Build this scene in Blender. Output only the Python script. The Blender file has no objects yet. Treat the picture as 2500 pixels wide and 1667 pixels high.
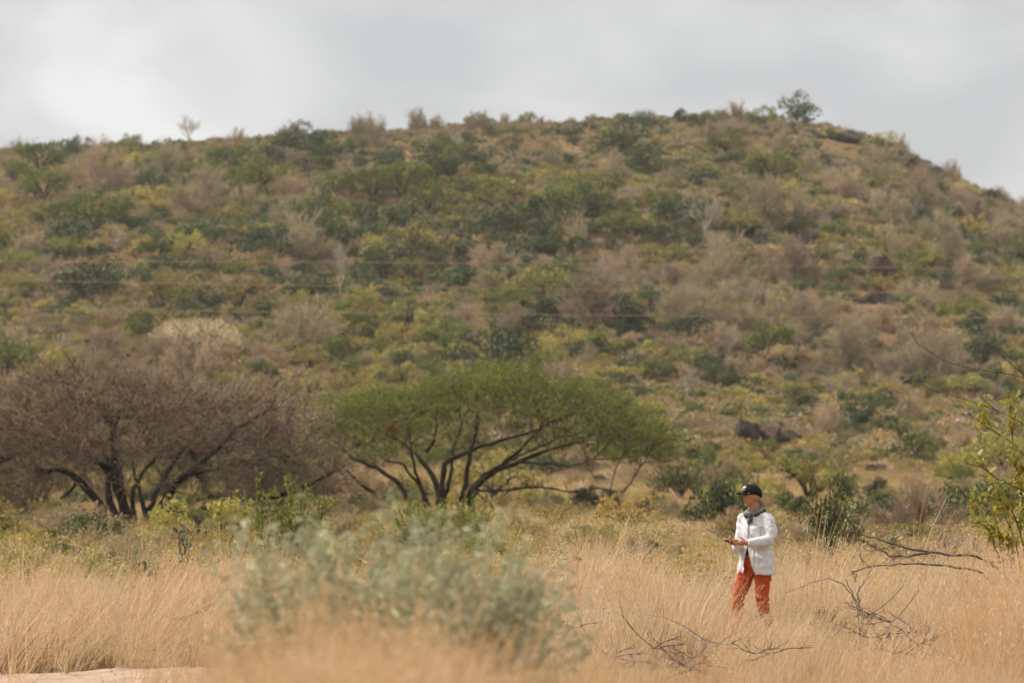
import bpy, bmesh, math, random
import numpy as np
from mathutils import Vector, Matrix, noise as mnoise

# ------------------------------------------------------------------ camera, world, sun, exposure
SC = bpy.context.scene
COL = SC.collection
F, CX, CY, HOR, CAMH = 9375.0, 1250.0, 833.5, 1130.0, 1.95   # photo pixels (2500 wide)
PITCH = math.atan((HOR - CY) / F)
cam = bpy.data.cameras.new('camera'); cam_o = bpy.data.objects.new('camera', cam); COL.objects.link(cam_o)
cam.sensor_width = 36.0; cam.lens = 135.0
cam.clip_start = 0.5; cam.clip_end = 6000
cam_o.location = (0, 0, CAMH); cam_o.rotation_euler = (math.pi / 2 + PITCH, 0, 0)
cam.dof.use_dof = True; cam.dof.focus_distance = 42.5; cam.dof.aperture_fstop = 3.5
SC.camera = cam_o

SUN_EL, SUN_AZ = math.radians(52), math.radians(-68)      # azimuth from +Y, clockwise; negative = left
w = bpy.data.worlds.new('World'); SC.world = w; w.use_nodes = True
nt = w.node_tree; nt.nodes.clear()
N = lambda t: nt.nodes.new(t)
out = N('ShaderNodeOutputWorld'); mix = N('ShaderNodeMixShader')
sky = N('ShaderNodeTexSky'); sky.sky_type = 'NISHITA'; sky.sun_disc = False
sky.sun_elevation = SUN_EL; sky.sun_rotation = SUN_AZ
b1 = N('ShaderNodeBackground'); b1.inputs[1].default_value = 0.10
b2 = N('ShaderNodeBackground'); b2.inputs[1].default_value = 0.85
tc = N('ShaderNodeTexCoord'); mp = N('ShaderNodeMapping'); mp.inputs['Scale'].default_value = (1.0, 1.0, 1.7)
mp.inputs['Location'].default_value = (9.47, 0.1, 4.51)
n1 = N('ShaderNodeTexNoise'); n1.inputs['Scale'].default_value = 16.0; n1.inputs['Detail'].default_value = 5; n1.inputs['Roughness'].default_value = 0.45
n1.inputs['Distortion'].default_value = 0.35
cr = N('ShaderNodeValToRGB')
e = cr.color_ramp.elements
e[0].position = 0.36; e[0].color = (0.575, 0.58, 0.592, 1)
e[1].position = 0.72; e[1].color = (0.86, 0.86, 0.855, 1)
k = e.new(0.47); k.color = (0.655, 0.657, 0.662, 1)
k = e.new(0.56); k.color = (0.71, 0.71, 0.71, 1)
L = nt.links.new
L(tc.outputs['Generated'], mp.inputs[0]); L(mp.outputs[0], n1.inputs['Vector']); L(n1.outputs['Fac'], cr.inputs[0])
L(cr.outputs[0], b2.inputs[0]); L(sky.outputs[0], b1.inputs[0])
mix.inputs[0].default_value = 0.95
L(b1.outputs[0], mix.inputs[1]); L(b2.outputs[0], mix.inputs[2]); L(mix.outputs[0], out.inputs[0])

sl = bpy.data.lights.new('sun', 'SUN'); sl.energy = 4.0; sl.angle = math.radians(14); sl.color = (1.0, 0.94, 0.85)
so = bpy.data.objects.new('sun', sl); COL.objects.link(so)
sd = Vector((math.sin(SUN_AZ) * math.cos(SUN_EL), math.cos(SUN_AZ) * math.cos(SUN_EL), math.sin(SUN_EL)))
so.rotation_euler = sd.to_track_quat('Z', 'Y').to_euler(); so.location = (0, 0, 80)
SC.view_settings.view_transform = 'Standard'; SC.view_settings.look = 'None'
SC.view_settings.exposure = 0.3; SC.view_settings.gamma = 1.0; SC.view_settings.use_curve_mapping = False
SC.cycles.max_bounces = 4; SC.cycles.diffuse_bounces = 2; SC.cycles.transmission_bounces = 2; SC.cycles.volume_bounces = 0
SC.cycles.adaptive_threshold = 0.05; SC.cycles.adaptive_min_samples = 24; SC.cycles.caustics_reflective = False; SC.cycles.caustics_refractive = False

# ------------------------------------------------------------------ helpers
V = 2500.0 / 2352.0          # factor of the enlarged view the coordinates were read from
ca, sa = math.cos(PITCH), math.sin(PITCH)
def ray(x, y):
    a, b = (x - CX) / F, (CY - y) / F
    return np.array([a, ca - b * sa, sa + b * ca])
def P(x, y, Y):
    r = ray(x, y); return np.array([0, 0, CAMH]) + r * (Y / r[1])
def px(p):
    x, y, z = p[0], p[1], p[2] - CAMH
    d = y * ca + z * sa; u = -y * sa + z * ca
    return CX + F * x / d, CY - F * u / d

def _hash(ix, iy, s):
    h = (ix * 374761393 + iy * 668265263 + s * 1442695041) & 0x7fffffff
    h = ((h ^ (h >> 13)) * 1274126177) & 0x7fffffff
    return ((h ^ (h >> 16)) & 0xffff) / 65535.0
def vnoise(x, y, s=0):
    x = np.asarray(x, float); y = np.asarray(y, float)
    ix = np.floor(x).astype(np.int64); iy = np.floor(y).astype(np.int64)
    fx = x - ix; fy = y - iy; fx = fx * fx * (3 - 2 * fx); fy = fy * fy * (3 - 2 * fy)
    a = _hash(ix, iy, s); b = _hash(ix + 1, iy, s); c = _hash(ix, iy + 1, s); d = _hash(ix + 1, iy + 1, s)
    return (a + (b - a) * fx) * (1 - fy) + (c + (d - c) * fx) * fy - 0.5
def fbm(x, y, s=0, o=3):
    r, a = 0, 1.0
    for i in range(o):
        r = r + a * vnoise(np.asarray(x) * 2 ** i, np.asarray(y) * 2 ** i, s + i); a *= 0.5
    return r

# ---- materials
MATS = {}
def material(name, c1, c2=None, rough=0.8, trans=0.0, rnd=0.0, hue=0.0, tint=False, noise=None, spec=0.2, bump=None):
    """c1..c2 mixed by the piece's own tint (attribute), by noise, and shifted per object by random value."""
    m = bpy.data.materials.new(name); m.use_nodes = True; t = m.node_tree; t.nodes.clear()
    A = lambda x: t.nodes.new(x); Lk = t.links.new
    o = A('ShaderNodeOutputMaterial'); p = A('ShaderNodeBsdfPrincipled')
    p.inputs['Roughness'].default_value = rough
    p.inputs['Specular IOR Level'].default_value = spec
    c2 = c2 or c1
    mx = A('ShaderNodeMix'); mx.data_type = 'RGBA'
    mx.inputs[6].default_value = (*c1, 1); mx.inputs[7].default_value = (*c2, 1); mx.inputs[0].default_value = 0.0
    if tint:
        at = A('ShaderNodeAttribute'); at.attribute_name = 'tint'; Lk(at.outputs['Fac'], mx.inputs[0])
    elif noise:
        g = A('ShaderNodeTexCoord'); nz = A('ShaderNodeTexNoise'); nz.inputs['Scale'].default_value = noise; nz.inputs['Detail'].default_value = 6
        nz.inputs['Roughness'].default_value = 0.65
        rp = A('ShaderNodeMapRange'); rp.inputs[1].default_value = 0.36; rp.inputs[2].default_value = 0.64
        Lk(g.outputs['Object'], nz.inputs['Vector']); Lk(nz.outputs['Fac'], rp.inputs[0]); Lk(rp.outputs[0], mx.inputs[0])
        if bump:
            bp = A('ShaderNodeBump'); bp.inputs['Strength'].default_value = bump[0]; bp.inputs['Distance'].default_value = bump[1]
            Lk(nz.outputs['Fac'], bp.inputs['Height']); Lk(bp.outputs[0], p.inputs['Normal'])
    col = mx.outputs[2]
    if rnd or hue:
        oi = A('ShaderNodeObjectInfo'); hs = A('ShaderNodeHueSaturation')
        r1 = A('ShaderNodeMapRange'); r1.inputs[3].default_value = 1 - rnd; r1.inputs[4].default_value = 1 + rnd
        Lk(oi.outputs['Random'], r1.inputs[0]); Lk(r1.outputs[0], hs.inputs['Value'])
        mu = A('ShaderNodeMath'); mu.operation = 'MULTIPLY'; mu.inputs[1].default_value = 7.31
        fr = A('ShaderNodeMath'); fr.operation = 'FRACT'; Lk(oi.outputs['Random'], mu.inputs[0]); Lk(mu.outputs[0], fr.inputs[0])
        r2 = A('ShaderNodeMapRange'); r2.inputs[3].default_value = 0.5 - hue; r2.inputs[4].default_value = 0.5 + hue
        Lk(fr.outputs[0], r2.inputs[0]); Lk(r2.outputs[0], hs.inputs['Hue']); Lk(col, hs.inputs['Color']); col = hs.outputs[0]
    Lk(col, p.inputs['Base Color'])
    sh = p.outputs[0]
    if trans:
        tr = A('ShaderNodeBsdfTranslucent'); Lk(col, tr.inputs[0])
        ms = A('ShaderNodeMixShader'); ms.inputs[0].default_value = trans
        Lk(sh, ms.inputs[1]); Lk(tr.outputs[0], ms.inputs[2]); sh = ms.outputs[0]
    Lk(sh, o.inputs[0]); MATS[name] = m
    return m

material('leaf_dark', (0.040, 0.064, 0.020), (0.155, 0.180, 0.056), trans=0.15, rnd=0.28, hue=0.025, tint=True, rough=0.55, spec=0.3)
material('leaf_olive', (0.195, 0.178, 0.048), (0.43, 0.37, 0.110), trans=0.2, rnd=0.25, hue=0.025, tint=True)
material('leaf_yellow', (0.33, 0.275, 0.065), (0.58, 0.47, 0.135), trans=0.25, rnd=0.2, hue=0.02, tint=True)
material('leaf_green', (0.115, 0.140, 0.032), (0.27, 0.285, 0.075), trans=0.3, rnd=0.2, hue=0.02, tint=True)
material('leaf_fresh', (0.13, 0.165, 0.028), (0.36, 0.385, 0.080), trans=0.3, tint=True)
material('leaf_acacia', (0.075, 0.110, 0.017), (0.33, 0.355, 0.068), trans=0.3, tint=True)
material('leaf_grey', (0.27, 0.285, 0.15), (0.68, 0.65, 0.44), trans=0.25, tint=True)
material('leaf_lime', (0.22, 0.215, 0.028), (0.46, 0.41, 0.07), trans=0.35, tint=True, rnd=0.25, hue=0.02, rough=0.45, spec=0.4)
material('leaf_gold', (0.55, 0.33, 0.03), (0.62, 0.42, 0.06), trans=0.3, rnd=0.15)
material('leaf_glossy', (0.05, 0.11, 0.035), (0.10, 0.18, 0.06), trans=0.2, rnd=0.3, rough=0.4, spec=0.5)
material('leaf_dry', (0.38, 0.245, 0.11), (0.62, 0.435, 0.22), trans=0.25, rnd=0.22, hue=0.015, tint=True)
material('leaf_blond', (0.62, 0.50, 0.28), (0.88, 0.75, 0.48), trans=0.3, tint=True)
material('twig_grey', (0.30, 0.225, 0.14), (0.62, 0.485, 0.32), rnd=0.22, hue=0.015, tint=True)
material('twig_brown', (0.080, 0.055, 0.036), (0.50, 0.37, 0.25), tint=True)
material('twig_pale', (0.40, 0.32, 0.24), (0.58, 0.49, 0.39), tint=True, rnd=0.12)
material('scrub_brown', (0.17, 0.125, 0.06), (0.36, 0.265, 0.135), trans=0.2, rnd=0.3, hue=0.02, tint=True)
material('bark_dark', (0.022, 0.016, 0.013), (0.065, 0.047, 0.036), noise=9.0, bump=(0.6, 0.03))
material('bark_brown', (0.024, 0.017, 0.012), (0.085, 0.060, 0.042), noise=9.0, bump=(0.6, 0.03))
material('bark_shrub', (0.07, 0.05, 0.04), (0.15, 0.11, 0.09), noise=9.0)
material('dead_wood', (0.075, 0.050, 0.040), (0.24, 0.175, 0.145), noise=14.0, bump=(0.5, 0.01))
material('dead_wood_pale', (0.24, 0.19, 0.17), (0.46, 0.39, 0.36), noise=14.0, bump=(0.5, 0.01))
material('straw', (0.61, 0.42, 0.235), (0.85, 0.67, 0.45), trans=0.3, rnd=0.16, hue=0.012, tint=True, rough=0.6)
material('straw_pale', (0.66, 0.49, 0.32), (0.86, 0.70, 0.52), trans=0.3, rnd=0.12, hue=0.01, tint=True)
material('straw_orange', (0.62, 0.38, 0.17), (0.86, 0.61, 0.36), trans=0.35, rnd=0.14, hue=0.01, tint=True)
material('straw_brown', (0.24, 0.145, 0.070), (0.46, 0.30, 0.155), trans=0.25, rnd=0.2, hue=0.012, tint=True)
material('straw_olive', (0.38, 0.27, 0.07), (0.62, 0.46, 0.15), trans=0.3, rnd=0.22, hue=0.02, tint=True)
material('rock', (0.026, 0.019, 0.016), (0.095, 0.066, 0.050), noise=1.1, rough=0.9, bump=(0.8, 0.25))
material('rock_brown', (0.055, 0.034, 0.025), (0.17, 0.105, 0.072), noise=6.0, rough=0.9, bump=(0.8, 0.05))
material('rock_grey', (0.22, 0.17, 0.14), (0.42, 0.34, 0.28), noise=6.0, rough=0.9, bump=(0.8, 0.05))
material('sand', (0.38, 0.26, 0.18), (0.56, 0.40, 0.29), noise=5.0, rough=0.95, bump=(1.0, 0.08))
material('wire', (0.44, 0.30, 0.19), rough=0.5)
material('feather', (0.035, 0.026, 0.02), (0.10, 0.07, 0.05), noise=30)
material('nest_straw', (0.55, 0.27, 0.09), (0.70, 0.40, 0.16), noise=25, bump=(1, 0.05))
material('nest_dark', (0.10, 0.065, 0.04), (0.20, 0.13, 0.08), noise=25, bump=(1, 0.05))
# person
material('skin', (0.46, 0.20, 0.115), (0.55, 0.255, 0.155), noise=30, rough=0.45, spec=0.35)
material('hair', (0.27, 0.155, 0.075), (0.58, 0.38, 0.21), noise=70, rough=0.5, spec=0.4)
material('shirt', (0.78, 0.77, 0.785), (0.83, 0.82, 0.83), noise=18, rough=0.85, trans=0.12, bump=(0.35, 0.012))
material('trousers', (0.43, 0.066, 0.018), (0.56, 0.092, 0.025), noise=22, rough=0.85, bump=(0.4, 0.012))
material('cap_cloth', (0.006, 0.006, 0.007), (0.012, 0.012, 0.013), noise=60, rough=0.75)
material('white_patch', (0.75, 0.75, 0.73), rough=0.6)
material('patch_ink', (0.10, 0.10, 0.10), rough=0.6)
material('scarf_grey', (0.10, 0.10, 0.085), (0.36, 0.37, 0.31), noise=42, rough=0.9, bump=(0.6, 0.01))
material('scarf_dark', (0.022, 0.018, 0.022), (0.10, 0.085, 0.09), noise=42, rough=0.9)
material('undershirt', (0.045, 0.028, 0.020), (0.07, 0.045, 0.03), noise=30, rough=0.9)
material('boot', (0.12, 0.065, 0.035), rough=0.7)
material('black_plastic', (0.012, 0.012, 0.013), rough=0.3, spec=0.5)
material('lip', (0.42, 0.16, 0.12), rough=0.4)
material('eye', (0.03, 0.02, 0.015), rough=0.2)

# ---- mesh from arrays
def mesh(name, verts, faces, mats=(), tint=None, mi=None, smooth=False):
    me = bpy.data.meshes.new(name)
    verts = np.ascontiguousarray(verts, dtype=np.float32)
    faces = [f for f in (faces if isinstance(faces, list) else [faces]) if len(f)]
    nl = sum(f.size for f in faces); nf = sum(len(f) for f in faces)
    me.vertices.add(len(verts)); me.vertices.foreach_set('co', verts.ravel())
    me.loops.add(nl); me.polygons.add(nf)
    me.loops.foreach_set('vertex_index', np.concatenate([f.ravel() for f in faces]).astype(np.int32))
    tot = np.concatenate([np.full(len(f), f.shape[1]) for f in faces])
    st = np.concatenate([[0], np.cumsum(tot)[:-1]])
    me.polygons.foreach_set('loop_start', st.astype(np.int32))
    if mi is not None: me.polygons.foreach_set('material_index', np.asarray(mi, np.int32))
    if smooth: me.polygons.foreach_set('use_smooth', np.ones(nf, bool))
    me.update(calc_edges=True)
    if tint is not None:
        a = me.attributes.new('tint', 'FLOAT', 'POINT'); a.data.foreach_set('value', np.ascontiguousarray(tint, np.float32))
    for m in mats: me.materials.append(MATS[m] if isinstance(m, str) else m)
    return me
class Geo:
    """collects pieces of geometry: vertices, tris, quads, tints and material slots"""
    def __init__(s): s.v, s.f, s.t, s.m, s.n = [], [], [], [], 0
    def add(s, v, f, tint=None, slot=0):
        v = np.asarray(v, float); f = np.asarray(f)
        s.v.append(v); s.f.append(f + s.n); s.m.append(np.full(len(f), slot))
        s.t.append(np.full(len(v), 0.5) if tint is None else np.broadcast_to(np.asarray(tint, float), (len(v),)))
        s.n += len(v); return s
    def build(s, name, mats, smooth=False):
        return mesh(name, np.concatenate(s.v), s.f, mats, np.concatenate(s.t), np.concatenate(s.m), smooth)
def link(name, me, parent=None, loc=None, rot=None, scale=None):
    o = bpy.data.objects.new(name, me); COL.objects.link(o)
    if parent is not None: o.parent = parent
    if loc is not None: o.location = loc
    if rot is not None: o.rotation_euler = rot
    if scale is not None: o.scale = (scale,) * 3 if np.isscalar(scale) else scale
    return o
def tag(o, label=None, category=None, group=None, kind=None):
    for k_, v_ in (('label', label), ('category', category), ('group', group), ('kind', kind)):
        if v_: o[k_] = v_
    return o
def empty(name, loc):
    o = link(name, None, loc=loc); o.empty_display_size = 0.2; return o

def unit(a):
    return a / np.maximum(np.linalg.norm(a, axis=-1, keepdims=True), 1e-9)
def frames(d):
    ref = np.where(np.abs(d[..., 2:3]) < 0.9, np.array([0, 0, 1.0]), np.array([1.0, 0, 0]))
    a = unit(np.cross(d, ref)); return a, np.cross(d, a)
def prisms(p0, p1, r0, r1, sides=3):
    """one tapered prism for each segment"""
    n = len(p0); a, b = frames(unit(p1 - p0)); vs = []
    for p, r in ((p0, r0), (p1, r1)):
        for k_ in range(sides):
            an = 2 * math.pi * k_ / sides
            vs.append(p + (a * math.cos(an) + b * math.sin(an)) * np.reshape(r, (-1, 1)))
    v = np.stack(vs, 1).reshape(-1, 3); base = np.arange(n)[:, None] * 2 * sides
    q = [np.concatenate([base + k_, base + (k_ + 1) % sides, base + sides + (k_ + 1) % sides, base + sides + k_], 1) for k_ in range(sides)]
    return v, np.concatenate(q)
def tube(path, rad, sides=8, cap=True):
    """a swept tube along a path; rad scalar list or (rx, ry) pairs"""
    path = np.asarray(path, float); n = len(path)
    d = np.gradient(path, axis=0); d = unit(d)
    a, b = frames(d[:1]); A_, B_ = [a[0]], [b[0]]
    for i in range(1, n):
        x = A_[-1] - d[i] * np.dot(A_[-1], d[i]); x = x / np.linalg.norm(x); A_.append(x); B_.append(np.cross(d[i], x))
    A_, B_ = np.array(A_), np.array(B_)
    rad = np.asarray(rad, float)
    if rad.ndim == 1: rad = np.stack([rad, rad], 1)
    an = np.arange(sides) * 2 * math.pi / sides
    v = path[:, None] + A_[:, None] * (np.cos(an)[None, :, None] * rad[:, 0][:, None, None]) + B_[:, None] * (np.sin(an)[None, :, None] * rad[:, 1][:, None, None])
    v = v.reshape(-1, 3); f = []
    for i in range(n - 1):
        for k_ in range(sides):
            k2 = (k_ + 1) % sides
            f.append((i * sides + k_, i * sides + k2, (i + 1) * sides + k2, (i + 1) * sides + k_))
    if cap:
        v = np.concatenate([v, path[:1], path[-1:]]); c0, c1 = len(v) - 2, len(v) - 1
        for k_ in range(sides):
            k2 = (k_ + 1) % sides
            f.append((k2, k_, c0, c0)); f.append(((n - 1) * sides + k_, (n - 1) * sides + k2, c1, c1))
    return v, f
def add_tube(g, path, rad, sides=8, slot=0, tint=None):
    v, f = tube(path, rad, sides)
    q = np.array([x for x in f if x[2] != x[3]]); t = np.array([x[:3] for x in f if x[2] == x[3]])
    n0 = g.n; g.add(v, q, tint, slot)
    g.f.append(t + n0); g.m.append(np.full(len(t), slot))
def smooth_path(pts, n):
    pts = np.asarray(pts, float); t = np.concatenate([[0], np.cumsum(np.linalg.norm(np.diff(pts, axis=0), axis=1))])
    tt = np.linspace(0, t[-1], n); m = np.gradient(pts, t, axis=0); o = []
    for x in tt:
        i = min(np.searchsorted(t, x, side='right') - 1, len(t) - 2); h = t[i + 1] - t[i]; s = (x - t[i]) / h
        o.append((2*s**3-3*s**2+1)*pts[i] + (s**3-2*s**2+s)*h*m[i] + (-2*s**3+3*s**2)*pts[i+1] + (s**3-s**2)*h*m[i+1])
    return np.array(o)
def leaves(c, nrm, size, rng, aspect=0.6):
    """rhombic leaf faces at centres c with normals nrm"""
    n = len(c); a, b = frames(unit(nrm)); th = rng.uniform(0, 2 * math.pi, (n, 1))
    u = a * np.cos(th) + b * np.sin(th); v_ = np.cross(unit(nrm), u)
    s = np.reshape(size, (-1, 1)) * 0.5
    v = np.stack([c - u * s, c + v_ * s * aspect, c + u * s, c - v_ * s * aspect], 1).reshape(-1, 3)
    return v, np.arange(4 * n).reshape(-1, 4)

def twigs(rng, p0, d0, length, r0, nseg=4, bend=0.35, up=0.0):
    """curved polylines (n, nseg+1, 3) growing from p0 along d0"""
    n = len(p0); pts = [p0]; d = unit(d0); L_ = np.reshape(length, (-1, 1)) / nseg
    for i in range(nseg):
        d = unit(d + rng.normal(0, bend, (n, 3)) + np.array([0, 0, up])); pts.append(pts[-1] + d * L_)
    return np.stack(pts, 1)
def twig_geo(g, pts, r0, r1, slot, rng, tint=None):
    n, m, _ = pts.shape; m -= 1
    t = np.linspace(0, 1, m + 1); r0 = np.broadcast_to(np.reshape(r0, (-1, 1)), (n, 1)); R = r0 * (1 - t) + r1 * t
    v, f = prisms(pts[:, :-1].reshape(-1, 3), pts[:, 1:].reshape(-1, 3), R[:, :-1].reshape(-1), R[:, 1:].reshape(-1))
    tt = rng.uniform(0, 1, n) if tint is None else tint
    g.add(v, f, np.repeat(tt, m * 6), slot)
def pick(rng, pts, n, lo=0.3):
    """random points and directions on the polylines"""
    k_, m, _ = pts.shape; i = rng.integers(0, k_, n); t = rng.uniform(lo, 1, n) * (m - 1); j = np.minimum(t.astype(int), m - 2); fr = (t - j)[:, None]
    a, b = pts[i, j], pts[i, j + 1]; return a + (b - a) * fr, unit(b - a)

# ------------------------------------------------------------------ terrain
RIDGE, FOOT = 500.0, 280.0
SKY_T = np.array([(-900, 420), (-300, 395), (0, 362), (150, 356), (300, 346), (450, 336), (620, 325), (800, 312), (950, 306), (1100, 291), (1250, 290),
                  (1400, 284), (1600, 281), (1750, 283), (1900, 299), (1980, 318), (2050, 342), (2120, 385), (2200, 424), (2280, 458), (2352, 488), (2600, 590), (3100, 740), (4200, 900)], float) * V
_r = np.arange(0, 1001) * 0.5
_z = np.interp(_r, [0, 18, 24, 30, 140, 170, 200, 240, 280, 500], [0.5, 0.5, 0.26, 0, 0, 0.8, 2.05, 3.75, 5.9, 17])
_k = np.ones(25) / 25; _zs = np.convolve(np.pad(_z, 12, mode='edge'), _k, 'valid'); _z = np.where(_r > 60, _zs, _z)
def G(X, Y):
    X = np.asarray(X, float); Y = np.asarray(Y, float)
    r = np.hypot(X, Y); Yp = np.maximum(Y, 1.0)
    front = np.clip((Y / np.maximum(r, 1e-6) - 0.35) / 0.4, 0, 1)
    u = CX + F * np.clip(X / Yp, -0.5, 0.5)
    H = CAMH + (HOR - np.interp(u, SKY_T[:, 0], SKY_T[:, 1])) * RIDGE / F
    rr = np.where(Y > 0, Y / np.maximum(np.cos(np.arctan2(X, Yp) * 0.6), 0.3), r)
    base = np.interp(rr, _r, _z, right=17)
    zf = 5.9
    t = (rr - FOOT) / (RIDGE - FOOT)
    hill = np.where(t < 1, zf + (H - zf) * np.clip(t, 0, 1) * (1.22 - 0.22 * np.clip(t, 0, 1)), H * (0.5 + 0.5 * np.cos(np.clip((t - 1) / 1.6, 0, 1) * math.pi)))
    z = np.where(rr < FOOT, base, hill)
    z = z * front + np.where(r < 60, 0.5 * (1 - front), 0)
    amp = np.clip((r - 150) / 150, 0, 1) * np.clip((760 - r) / 200, 0, 1)
    tt = np.clip((RIDGE - rr) / 40, 0.25, 1)
    z = z + amp * tt * (2.2 * fbm(X / 28, Y / 20, 3, 3) + 0.5 * fbm(X / 6, Y / 5, 9, 2))
    z = z + np.clip((r - 24) / 10, 0, 1) * 0.10 * fbm(X / 3.0, Y / 3.0, 21, 3)
    return z
def hit(x, y, lo=25.0):
    """where the line of sight through a photo pixel meets the ground"""
    d = ray(x, y); a0, b0, st = lo, RIDGE + 30, 4.0
    for st in (4.0, 0.4):
        Y = np.arange(a0, b0, st); below = np.nonzero(CAMH + d[2] / d[1] * Y <= G(d[0] / d[1] * Y, Y))[0]
        if not len(below): return None
        Y1 = Y[below[0]]; a0, b0 = max(lo, Y1 - 4.0), Y1 + 0.5
    X1 = d[0] / d[1] * Y1; return np.array([X1, Y1, float(G(X1, Y1))])
def on_ground(x, Y):
    X = (x - CX) / F * Y; return np.array([X, Y, float(G(X, Y))])

th = np.radians(np.concatenate([np.linspace(-180, -16, 50)[:-1], np.linspace(-16, 16, 330), np.linspace(16, 180, 50)[1:-1]]))
rr_ = np.concatenate([[0.6, 2, 4, 7, 11], np.arange(15, 60, 1.0), np.arange(60, 280, 3.5), np.arange(280, 520, 2.0), np.arange(520, 900, 20.0), [950, 1050, 1200, 1500]])
TH, RR = np.meshgrid(th, rr_, indexing='ij'); gx, gy = RR * np.sin(TH), RR * np.cos(TH)
gv = np.stack([gx, gy, G(gx, gy)], -1).reshape(-1, 3); nT, nR = len(th), len(rr_)
i0 = (np.arange(nT)[:, None] * nR + np.arange(nR - 1)[None]).ravel(); i1 = (((np.arange(nT) + 1) % nT)[:, None] * nR + np.arange(nR - 1)[None]).ravel()
gf = np.stack([i0, i0 + 1, i1 + 1, i1], 1)
gm = bpy.data.materials.new('dry_ground'); gm.use_nodes = True; t_ = gm.node_tree; pb = t_.nodes['Principled BSDF']; pb.inputs['Roughness'].default_value = 0.95
pb.inputs['Specular IOR Level'].default_value = 0.1
tcg = t_.nodes.new('ShaderNodeTexCoord')
na = t_.nodes.new('ShaderNodeTexNoise'); na.inputs['Scale'].default_value = 0.09; na.inputs['Detail'].default_value = 8; na.inputs['Roughness'].default_value = 0.62
nb = t_.nodes.new('ShaderNodeTexNoise'); nb.inputs['Scale'].default_value = 1.7; nb.inputs['Detail'].default_value = 8; nb.inputs['Roughness'].default_value = 0.7
ra = t_.nodes.new('ShaderNodeValToRGB'); el = ra.color_ramp.elements
el[0].position = 0.36; el[0].color = (0.17, 0.115, 0.055, 1); el[1].position = 0.62; el[1].color = (0.36, 0.21, 0.105, 1)
q = el.new(0.5); q.color = (0.26, 0.165, 0.075, 1)
mb = t_.nodes.new('ShaderNodeMix'); mb.data_type = 'RGBA'; mb.blend_type = 'MULTIPLY'; mb.inputs[0].default_value = 1.0
rb = t_.nodes.new('ShaderNodeValToRGB'); rb.color_ramp.elements[0].position = 0.3; rb.color_ramp.elements[0].color = (0.55, 0.5, 0.45, 1); rb.color_ramp.elements[1].position = 0.65
bp = t_.nodes.new('ShaderNodeBump'); bp.inputs['Strength'].default_value = 0.7; bp.inputs['Distance'].default_value = 0.12
for a_, b_ in ((tcg.outputs['Object'], na.inputs['Vector']), (tcg.outputs['Object'], nb.inputs['Vector']), (na.outputs['Fac'], ra.inputs[0]), (nb.outputs['Fac'], rb.inputs[0]),
               (ra.outputs[0], mb.inputs[6]), (rb.outputs[0], mb.inputs[7]), (mb.outputs[2], pb.inputs['Base Color']), (nb.outputs['Fac'], bp.inputs['Height']), (bp.outputs[0], pb.inputs['Normal'])):
    t_.links.new(a_, b_)
tag(link('terrain', mesh('terrain', gv, gf, [gm], smooth=True)), kind='structure')

# sandy track across the lower left
xs = np.linspace(-14, -1.55, 90)
far_e = 35.8 + 0.9 * vnoise(xs * 0.8, xs * 0, 5) + 0.4 * vnoise(xs * 3, xs * 0, 6) - np.clip((xs + 2.6) / 1.05, 0, 1) ** 2 * 3.0
near_e = 28.5 + 0.5 * vnoise(xs * 1.1, xs * 0, 8)
rows = np.linspace(0, 1, 24); TX = np.repeat(xs[:, None], 24, 1); TY = near_e[:, None] + (far_e - near_e)[:, None] * rows
tz = G(TX, TY) + 0.02 + 0.05 * fbm(TX * 1.5, TY * 1.5, 31, 3) * np.sin(rows * math.pi) + 0.03 * np.sin(rows * math.pi) ** 0.5
tz[:, -1] = G(TX[:, -1], TY[:, -1]) - 0.02; tz[:, 0] = G(TX[:, 0], TY[:, 0]) - 0.02; tz[-1] = G(TX[-1], TY[-1]) - 0.02
ti = (np.arange(89)[:, None] * 24 + np.arange(23)).ravel()
tag(link('dirt_track', mesh('dirt_track', np.stack([TX, TY, tz], -1).reshape(-1, 3), np.stack([ti, ti + 24, ti + 25, ti + 1], 1), ['sand'], smooth=True)), kind='structure')
def on_track(X, Y):
    fe = np.interp(X, xs, far_e); return (X < -1.6) & (Y < fe + 0.1) & (Y > 28)

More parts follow.
